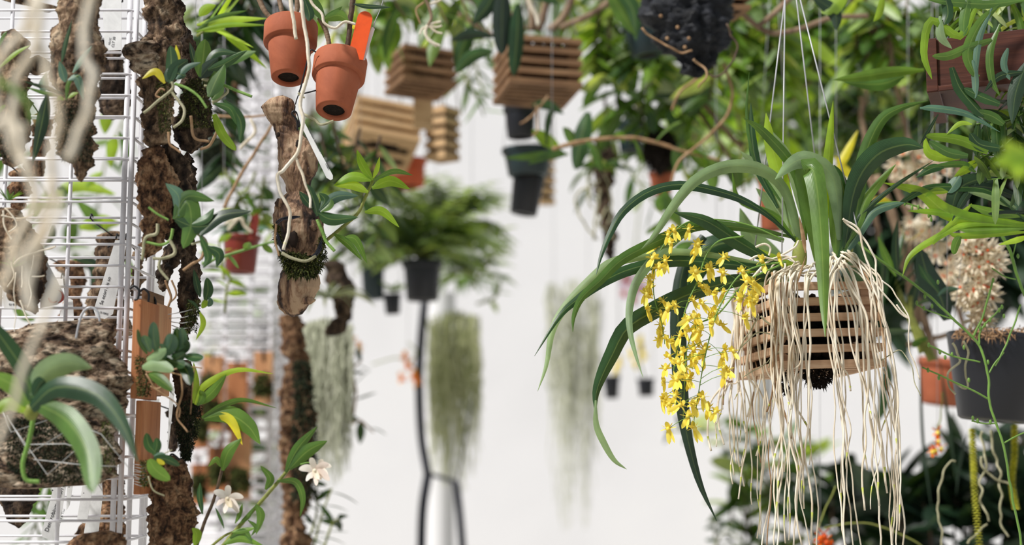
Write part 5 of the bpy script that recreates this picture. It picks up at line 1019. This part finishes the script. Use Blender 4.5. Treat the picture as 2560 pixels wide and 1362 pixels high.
roots(t, 'rootbrown', 2.55, [([(1380, 372), (1480, 350), (1580, 345), (1680, 368)], 11), ([(1370, 240), (1330, 290), (1300, 310)], 6), ([(1340, 260), (1345, 320), (1330, 340)], 6)], 'cane', amp=.003)
t = T('bare_cane', 'thin curved root looping from the black bag to the terracotta pot', 'stem', 1680, 460, 2.4)
roots(t, 'rootbrown', 2.4, [([(1745, 140), (1760, 180), (1700, 230), (1680, 275)], 8), ([(1810, 160), (1830, 230), (1815, 290), (1760, 350), (1700, 400), (1680, 450), (1676, 480)], 8), ([(1780, -30), (1850, 30), (1920, 80), (1990, 75), (2080, 45), (2170, 40)], 15, 'cane'), ([(1990, -20), (1940, 30), (1890, 70)], 17, 'cane')], 'cane')
t = T('bare_cane', 'thick woody canes rising behind the basket orchid and cream flowers', 'stem', 2260, 900, 2.6)
roots(t, 'cane', 2.6, [([(2210, -20), (2225, 130), (2250, 260), (2290, 420)], 17), ([(2150, 240), (2160, 330), (2180, 480), (2200, 600)], 16), ([(2190, 440), (2240, 560), (2262, 660), (2310, 800), (2340, 900)], 24), ([(2230, 440), (2275, 560), (2270, 700), (2300, 830)], 18), ([(2270, 862), (2330, 845), (2400, 830)], 15), ([(2380, 270), (2390, 370), (2400, 480)], 18), ([(2440, 900), (2400, 780), (2420, 660)], 14)], 'cane', amp=.004)
t = manual('big pale and sunlit blades hanging under the black bag and crate', 2.8, 'mid', [([(1510, 115), (1515, 160), (1520, 215)], 90, {'mat': 'pale', 'kind': 'oval'}), ([(1500, 132), (1535, 105), (1572, 85)], 18, {'mat': 'bright'}), ([(1600, 90), (1588, 150), (1590, 228)], 32, {'mat': 'mid'}), ([(1590, 165), (1640, 158), (1695, 182)], 34, {'mat': 'mid'}),
 ([(1680, 218), (1740, 172), (1822, 150)], 34, {'mat': 'pale'}), ([(1815, 155), (1880, 200), (1965, 262)], 66, {'mat': 'pale'}), ([(1892, 70), (1902, 140), (1918, 192)], 36, {'mat': 'bright'}), ([(1870, 268), (1930, 270), (1970, 262)], 24, {'mat': 'bright'}), ([(1640, 238), (1710, 250), (1770, 236)], 30, {'mat': 'dark'}), ([(1628, 278), (1630, 305), (1636, 332)], 26, {'mat': 'dark', 'kind': 'oval'}), ([(1672, 276), (1680, 300), (1686, 328)], 28, {'mat': 'dark', 'kind': 'oval'}),
 ([(2030, 95), (2060, 130), (2110, 170)], 44, {'mat': 'bright'}), ([(2140, 100), (2200, 120), (2290, 100)], 40, {'mat': 'mid'}), ([(1930, 40), (1990, 90), (2040, 100)], 34, {'mat': 'bright'}), ([(2000, 250), (1960, 280), (1890, 290)], 30, {'mat': 'pale'}), ([(2190, -10), (2160, 30), (2110, 60)], 34, {'mat': 'bright'}), ([(1480, 60), (1500, 20), (1540, 0)], 34, {'mat': 'bright'}), ([(1610, 175), (1660, 210), (1690, 260)], 60, {'mat': 'silver', 'kind': 'oval'}), ([(1840, 60), (1800, 100), (1790, 160)], 26, {'mat': 'bright'})])
hangw(t, 1515, 120, 2.8)
t = T('bare_cane', 'pale bare canes slanting down behind the basket wires', 'stem', 1850, 380, 2.9)
roots(t, 'cane', 2.9, [([(1740, 240), (1800, 310), (1880, 400)], 17), ([(1720, 250), (1790, 340), (1840, 420)], 12), ([(2040, 180), (1990, 240), (1960, 280)], 12), ([(2140, 30), (2155, 120), (2170, 260)], 10), ([(2270, 60), (2250, 160), (2262, 240)], 12)], 'cane', amp=.004); hangw(t, 1740, 242, 2.9)
# ---- cream flower balls
def starball(label, blobs, Y, seed=1, nn=26):
    rr = random.Random(seed); t = T('cream_orchid_cluster', label, 'flower cluster', blobs[0][0], blobs[0][1], Y)
    fb = MB()
    for k in range(6):
        a = 2*math.pi*k/6; fb.leaf3((0, 0, 0), (math.cos(a), math.sin(a), .8), .019, .0055, -.2, 'lance', .3, 0, 4)
    fb.cm = 1; fb.ball((0, 0, .004), .0022, 7, 5); proto = None
    for (x, y, r, w_) in blobs:
        for i in range(w_):
            u = rr.uniform(0, 2*math.pi); v = rr.uniform(-1, 1); d = Vector((math.cos(u)*math.sqrt(1-v*v), -abs(math.sin(u))*math.sqrt(1-v*v), v)).normalized()
            pos = P(x, y, Y)+d*px(r, Y)*.85
            if proto is None: o = proto = fb.build('floret', ['cream', 'throat']); o.parent = t
            else: o = proto.copy(); C.objects.link(o); o.parent = t
            o.location = pos-t.location; q = (d+Vector((0, -.2, -.1))).to_track_quat('Z', 'Y'); o.rotation_euler = q.to_euler(); s_ = rr.uniform(.8, 1.25); o.scale = (s_,)*3
    for (x, y, r, w_) in blobs: b = MB(); b.ball(P(x, y, Y), px(r*.45, Y), 12, 8, amp=.4); b.build('cluster_core', 'cream', t)
    hangw(t, blobs[0][0], blobs[0][1], Y)
    return t
starball('spiky cream flower cluster with orange centres, lowest and nearest', [(2455, 660, 52, 34), (2440, 730, 46, 30), (2440, 790, 30, 16), (2430, 620, 34, 16)], 2.15, 1)
starball('cream flower mass behind bright leaves, touching the thick cane', [(2270, 420, 44, 20), (2330, 450, 46, 22), (2300, 560, 44, 18), (2350, 620, 40, 18), (2370, 690, 36, 16)], 2.5, 2)
# ---- yellow green chains
for i, (pts, lab) in enumerate([([(2430, 1070), (2434, 1150), (2438, 1240), (2452, 1400)], 'longer yellow green flower chain under the charcoal pot'), ([(2536, 1060), (2536, 1130), (2530, 1200), (2540, 1268)], 'shorter yellow green flower chain at the frame edge under the charcoal pot')]):
    t = T('flower_chain', lab, 'flower chain', pts[0][0], pts[0][1], 2.15); fb = MB(); c = pxc(pts, 2.15, 70)
    for k, p in enumerate(c):
        for s_ in range(5):
            a = s_*1.26+k*.5; fb.leaf3(p, (math.cos(a), math.sin(a), -.25), px(13, 2.15), px(8, 2.15), .5, 'oval', .2, 0, 3)
    fb.build('bracts', 'chartreuse', t)
# ---- thin green budding stalks in front of the charcoal pot
t = T('budding_orchid', 'thin branching bright green stalks with tiny buds before the charcoal pot', 'orchid', 2500, 578, 1.9)
roots(t, 'greenstem', 1.9, [([(2496, 575), (2522, 620), (2542, 686), (2562, 740)], 9), ([(2140, 600), (2167, 626), (2251, 686), (2319, 737), (2387, 801), (2447, 862), (2470, 934), (2473, 998), (2490, 1059), (2510, 1120), (2524, 1205), (2544, 1307), (2556, 1380)], 7), ([(2473, 998), (2422, 971), (2365, 945), (2306, 918)], 5), ([(2447, 862), (2454, 822), (2505, 767)], 5), ([(2434, 842), (2460, 780), (2483, 698)], 6), ([(2552, 761), (2520, 850), (2488, 915)], 5), ([(2322, 862), (2380, 889), (2450, 905)], 5), ([(2474, 932), (2490, 905), (2510, 880)], 4), ([(2510, 1106), (2540, 1090), (2570, 1078)], 4), ([(2430, 1052), (2460, 1058), (2490, 1058)], 4), ([(2292, 762), (2330, 780), (2390, 800)], 4), ([(2480, 670), (2512, 690), (2540, 698)], 4), ([(2532, 640), (2540, 610), (2542, 590)], 3)], 'flower_stalk', amp=.0012)
b = MB()
for x, y in ((2505, 767), (2510, 790), (2498, 775), (2475, 800), (2462, 812), (2450, 820), (2483, 700), (2312, 740), (2345, 705), (2322, 862), (2350, 880), (2363, 893), (2380, 886), (2422, 950), (2347, 944), (2320, 925), (2470, 905), (2444, 1052), (2432, 1045), (2476, 1055), (2310, 770), (2330, 765), (2292, 757), (2545, 640), (2410, 868)): b = MB(); b.ball(P(x, y, 1.9), px(4.6, 1.9), 7, 6, (.8, .8, 1.4)); b.build('bud', 'greenstem', t)
moss([(818, 2395, 2570), (846, 2375, 2570)], 2.07, 'rootbrown', t, 420, 16, name='root_debris', dep=.05, w=3)
roots(t, 'rootgrey', 1.95, [([(2376, 858), (2390, 880), (2400, 905), (2376, 930), (2374, 965), (2386, 985)], 6), ([(2410, 850), (2420, 880), (2412, 920), (2418, 970), (2380, 955)], 6)], amp=.004)
# ---- sharp foliage, right side
t = manual('fan of long glossy leaves spreading from the frame edge over cream flowers', 1.85, 'mid', [
 ([(2570, 568), (2450, 555), (2363, 528), (2300, 480), (2210, 457)], 40, {'mat': 'bright', 'n': 20}), ([(2570, 560), (2460, 545), (2350, 530), (2268, 527)], 24, {'mat': 'bright'}), ([(2570, 555), (2480, 480), (2400, 468), (2320, 470), (2262, 500), (2240, 522)], 22, {'mat': 'dark', 'n': 20}),
 ([(2570, 580), (2480, 585), (2400, 590), (2370, 582)], 18, {'mat': 'bright'}), ([(2570, 590), (2540, 600), (2496, 612)], 16, {'mat': 'bright'}), ([(2570, 570), (2450, 575), (2390, 572)], 22, {'mat': 'mid'}), ([(2560, 565), (2420, 560), (2330, 600), (2275, 640), (2256, 690)], 18, {'mat': 'bright', 'n': 20}),
 ([(2430, 510), (2400, 540), (2350, 590), (2332, 612)], 16, {'mat': 'bright'}), ([(2440, 460), (2410, 500), (2380, 552)], 20, {'mat': 'deep'}), ([(2470, 440), (2400, 470), (2376, 535)], 46, {'mat': 'deep', 'kind': 'strap'}), ([(2400, 440), (2385, 460), (2370, 482)], 30, {'mat': 'grey', 'kind': 'oval'}),
 ([(2560, 540), (2480, 530), (2420, 510)], 24, {'mat': 'mid'}), ([(2540, 520), (2480, 490), (2420, 480)], 24, {'mat': 'pale'}), ([(2400, 590), (2390, 610), (2384, 636)], 22, {'mat': 'mid', 'kind': 'strap'}), ([(2560, 500), (2480, 470), (2420, 465)], 24, {'mat': 'deep'}), ([(2565, 530), (2500, 535), (2470, 534)], 18, {'mat': 'deep'}),
 ([(2370, 480), (2340, 478), (2312, 492)], 18, {'mat': 'bright'}), ([(2560, 450), (2545, 500), (2540, 535)], 14, {'mat': 'grey'}), ([(2450, 400), (2420, 420), (2385, 442)], 24, {'mat': 'bright'}), ([(2360, 418), (2330, 420), (2290, 444)], 24, {'mat': 'dark'}), ([(2400, 395), (2350, 392), (2320, 378), (2312, 340)], 26, {'mat': 'bright'}), ([(2440, 430), (2400, 410), (2302, 422)], 18, {'mat': 'mid'})])
t = manual('long narrow leaves arching in front of the redwood box', 1.74, 'mid', [
 ([(2440, 20), (2400, 90), (2330, 50), (2310, 130), (2330, 198)], 22, {'mat': 'bright', 'kind': 'strap'}), ([(2480, 100), (2420, 120), (2370, 140), (2330, 140)], 24, {'mat': 'mid', 'kind': 'strap'}), ([(2500, 10), (2450, 60), (2420, 130), (2435, 180), (2450, 190)], 30, {'mat': 'mid'}), ([(2350, 40), (2352, 90), (2380, 122)], 22, {'mat': 'pale'}),
 ([(2360, -20), (2370, 30), (2360, 62)], 28, {'mat': 'dark', 'kind': 'strap'}), ([(2420, 0), (2410, 50), (2410, 90)], 26, {'mat': 'mid', 'kind': 'strap'}), ([(2480, 20), (2450, 90), (2440, 160), (2445, 192)], 18, {'mat': 'grey'}), ([(2500, 60), (2475, 130), (2480, 200), (2500, 240)], 20, {'mat': 'mid'}), ([(2432, 150), (2438, 200), (2438, 246)], 18, {'mat': 'grey', 'kind': 'oval'}),
 ([(2520, 120), (2510, 160), (2525, 200)], 18, {'mat': 'grey', 'kind': 'oval'}), ([(2560, 0), (2470, 10), (2380, 5), (2320, 0)], 26, {'mat': 'mid'}), ([(2380, 168), (2400, 220), (2440, 270), (2460, 290)], 34, {'mat': 'dark', 'kind': 'strap'}), ([(2570, 150), (2540, 230), (2530, 310)], 40, {'mat': 'deep'}), ([(2560, 180), (2500, 190), (2460, 230)], 20, {'mat': 'dark'}),
 ([(2500, 260), (2450, 240), (2410, 220)], 28, {'mat': 'dark', 'kind': 'strap'}), ([(2510, 310), (2480, 290), (2440, 278)], 28, {'mat': 'mid', 'kind': 'strap'}), ([(2300, 270), (2340, 270), (2420, 285), (2500, 330)], 20, {'mat': 'grey', 'n': 18}), ([(2346, 285), (2320, 330), (2300, 362)], 10, {'mat': 'dark'}), ([(2430, 310), (2400, 308), (2366, 336)], 14, {'mat': 'bright'}),
 ([(2310, 175), (2230, 180), (2150, 192), (2083, 200)], 30, {'mat': 'mid', 'Y': 2.0}), ([(2260, 190), (2200, 210), (2110, 206)], 34, {'mat': 'mid', 'Y': 2.02}), ([(2470, 380), (2400, 350), (2310, 338)], 26, {'mat': 'bright', 'kind': 'strap'}), ([(2420, 390), (2370, 380), (2322, 352)], 24, {'mat': 'mid', 'kind': 'strap'}), ([(2500, 370), (2450, 360), (2425, 332)], 32, {'mat': 'dark', 'kind': 'strap'}),
 ([(2120, -20), (2075, 20), (2068, 38)], 50, {'mat': 'bright', 'Y': 2.1}), ([(2210, -20), (2200, 30), (2184, 54)], 20, {'mat': 'bright', 'Y': 2.0}), ([(2030, -10), (2085, 30), (2092, 76)], 36, {'mat': 'deep', 'Y': 2.1})])
mk('leafy_orchid', 'crowded glossy leaf sprays under the redwood box at the frame edge', 1.80, [[(2600, 260), (2520, 300), (2440, 310)], [(2610, 330), (2540, 380), (2450, 390)], [(2600, 420), (2540, 440), (2470, 450)], [(2580, 200), (2540, 300), (2520, 400)]], 105, 24, 'mixdark', 'greenstem', sp=13, seed=50, kind='strap', cw=5)
mk('leafy_orchid', 'crowded glossy leaf sprays over the redwood box at the top corner', 1.85, [[(2600, -60), (2540, 0), (2470, 40)], [(2620, 20), (2560, 80), (2520, 120)], [(2420, -80), (2430, -10), (2420, 60)], [(2600, 100), (2570, 170), (2540, 220)]], 110, 24, 'mix', 'greenstem', sp=14, seed=51, kind='strap', cw=5, droop=1.6)
t = manual('blurred bright leaf tip very close to the lens at the frame edge', 1.05, 'bright', [([(2575, 400), (2540, 385), (2510, 350)], 50, {}), ([(2575, 390), (2530, 400), (2480, 408)], 44, {}), ([(2570, 420), (2545, 430), (2530, 440)], 40, {})])
# yellow dying leaf
t = manual('curling yellow dying leaves behind the basket orchid', 2.3, 'yellowleaf', [([(2090, 430), (2115, 385), (2145, 325)], 22, {}), ([(2088, 390), (2120, 430), (2160, 480)], 24, {}), ([(2330, 560), (2270, 600), (2250, 560)], 1, {}), ([(2180, 510), (2200, 500), (2230, 505)], 20, {})])
rosette('leafy_orchid', 'upright dark leaved orchid with yellow tipped leaves right of basket', 2200, 760, 2.3, 18, 190, 38, 'dark', .5, seed=63, up=1.6, kind='blade', spread=.7)
mk('leafy_orchid', 'green pseudobulb canes with spotted yellow leaf behind the basket corner', 2.3, [[(2330, 900), (2300, 840), (2260, 760), (2235, 690)], [(2310, 880), (2280, 800), (2275, 740)]], 120, 36, 'dark', 'olive', sp=60, seed=64, cw=24, droop=.3, side=.6)
t = manual('broad dark leaf pair hanging before the cream flowers', 2.1, 'deep', [([(2368, 800), (2350, 740), (2320, 690), (2300, 620)], 60, {'mat': 'deep', 'kind': 'oval'}), ([(2350, 735), (2320, 700), (2296, 660)], 24, {'mat': 'dark'}), ([(2345, 740), (2370, 725), (2400, 722)], 18, {'mat': 'grey'}), ([(2245, 690), (2240, 620), (2244, 548)], 24, {'mat': 'dark'}), ([(2240, 690), (2215, 640), (2195, 590)], 20, {'mat': 'mid'})])
# ---- lower right dark undergrowth
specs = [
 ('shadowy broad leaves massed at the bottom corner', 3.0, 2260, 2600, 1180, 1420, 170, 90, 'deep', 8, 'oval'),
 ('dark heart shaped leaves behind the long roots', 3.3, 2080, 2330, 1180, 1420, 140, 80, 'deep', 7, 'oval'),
 ('mixed leafy plants behind the root curtain foot', 3.6, 1830, 2120, 1150, 1420, 90, 44, 'mixdark', 8, 'oval'),
 ('green and brown shrubs under the white bucket', 4.0, 1820, 2040, 1070, 1250, 80, 38, 'mix', 6, 'lance'),
 ('dim foliage behind the yellow green flower chains', 3.5, 2380, 2600, 1080, 1300, 120, 46, 'deep', 6, 'lance'),
]
for i, (lab, Y, xa, xb, ya, yb, L, W, mt, nc, kd) in enumerate(specs):
    cs = []
    for k in range(nc):
        x = xa+(xb-xa)*(k+rs.random())/nc
        cs.append([(x, yb+60), (x+rs.uniform(-20, 20), (ya+yb)/2), (x+rs.uniform(-40, 40), ya+rs.uniform(-.1, .4)*(yb-ya))])
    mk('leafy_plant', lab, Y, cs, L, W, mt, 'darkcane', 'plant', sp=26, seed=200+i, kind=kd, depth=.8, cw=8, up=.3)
mk('leafy_orchid', 'small dark leaves on white wall below the yellow flowers', 3.8, [[(1800, 1080), (1740, 1080), (1660, 1072)]], 50, 24, 'dark', 'olive', 'orchid', sp=26, seed=44)
mk('leafy_orchid', 'dark ragged fern leaf at the bottom beside the roots', 3.4, [[(1810, 1420), (1790, 1350), (1785, 1300)], [(1770, 1420), (1800, 1340), (1830, 1330)]], 46, 18, 'dark', 'olive', 'orchid', sp=20, seed=45)
t = manual('narrow dark hanging stems beside the orange bloom', 2.6, 'deep', [([(2300, 900), (2308, 1100), (2330, 1280)], 9, {}), ([(2350, 900), (2375, 1080), (2392, 1210)], 9, {}), ([(2420, 1080), (2400, 1160), (2390, 1240)], 8, {}), ([(2205, 960), (2210, 1010), (2190, 1060)], 26, {'mat': 'dark'}), ([(2215, 900), (2220, 950), (2200, 1000)], 30, {'mat': 'dark'})])
hangw(t, 2300, 905, 2.6); 
t = T('aerial_root', 'tangled grey roots hanging from the charcoal pot', 'orchid root', 2460, 1090, 2.2)
roots(t, 'rootgrey', 2.2, [([(2450, 1075), (2462, 1160), (2450, 1240), (2470, 1300)], 6), ([(2480, 1075), (2500, 1180), (2495, 1260), (2515, 1340)], 6), ([(2450, 1140), (2480, 1190), (2530, 1215)], 6), ([(2420, 1360), (2440, 1330), (2470, 1310)], 6), ([(2352, 1400), (2350, 1260), (2370, 1160), (2385, 1150)], 5)], amp=.008)
mk('leafy_orchid', 'blurred olive leaves behind the yellow flower sprays', 2.6, [[(1790, 640), (1690, 560), (1640, 520)], [(1860, 480), (1850, 400), (1870, 340)], [(1800, 500), (1900, 440), (1960, 480)]], 120, 50, 'mid', 'olive', sp=40, seed=46, kind='oval')
mk('leafy_orchid', 'drooping pale striped leaves under the blurred arched cane', 3.3, [[(1560, 400), (1600, 460), (1640, 520)], [(1480, 380), (1470, 440), (1480, 500)], [(1740, 380), (1750, 430), (1740, 480)]], 75, 26, 'mixdark', 'olive', sp=24, seed=47, droop=1.6)
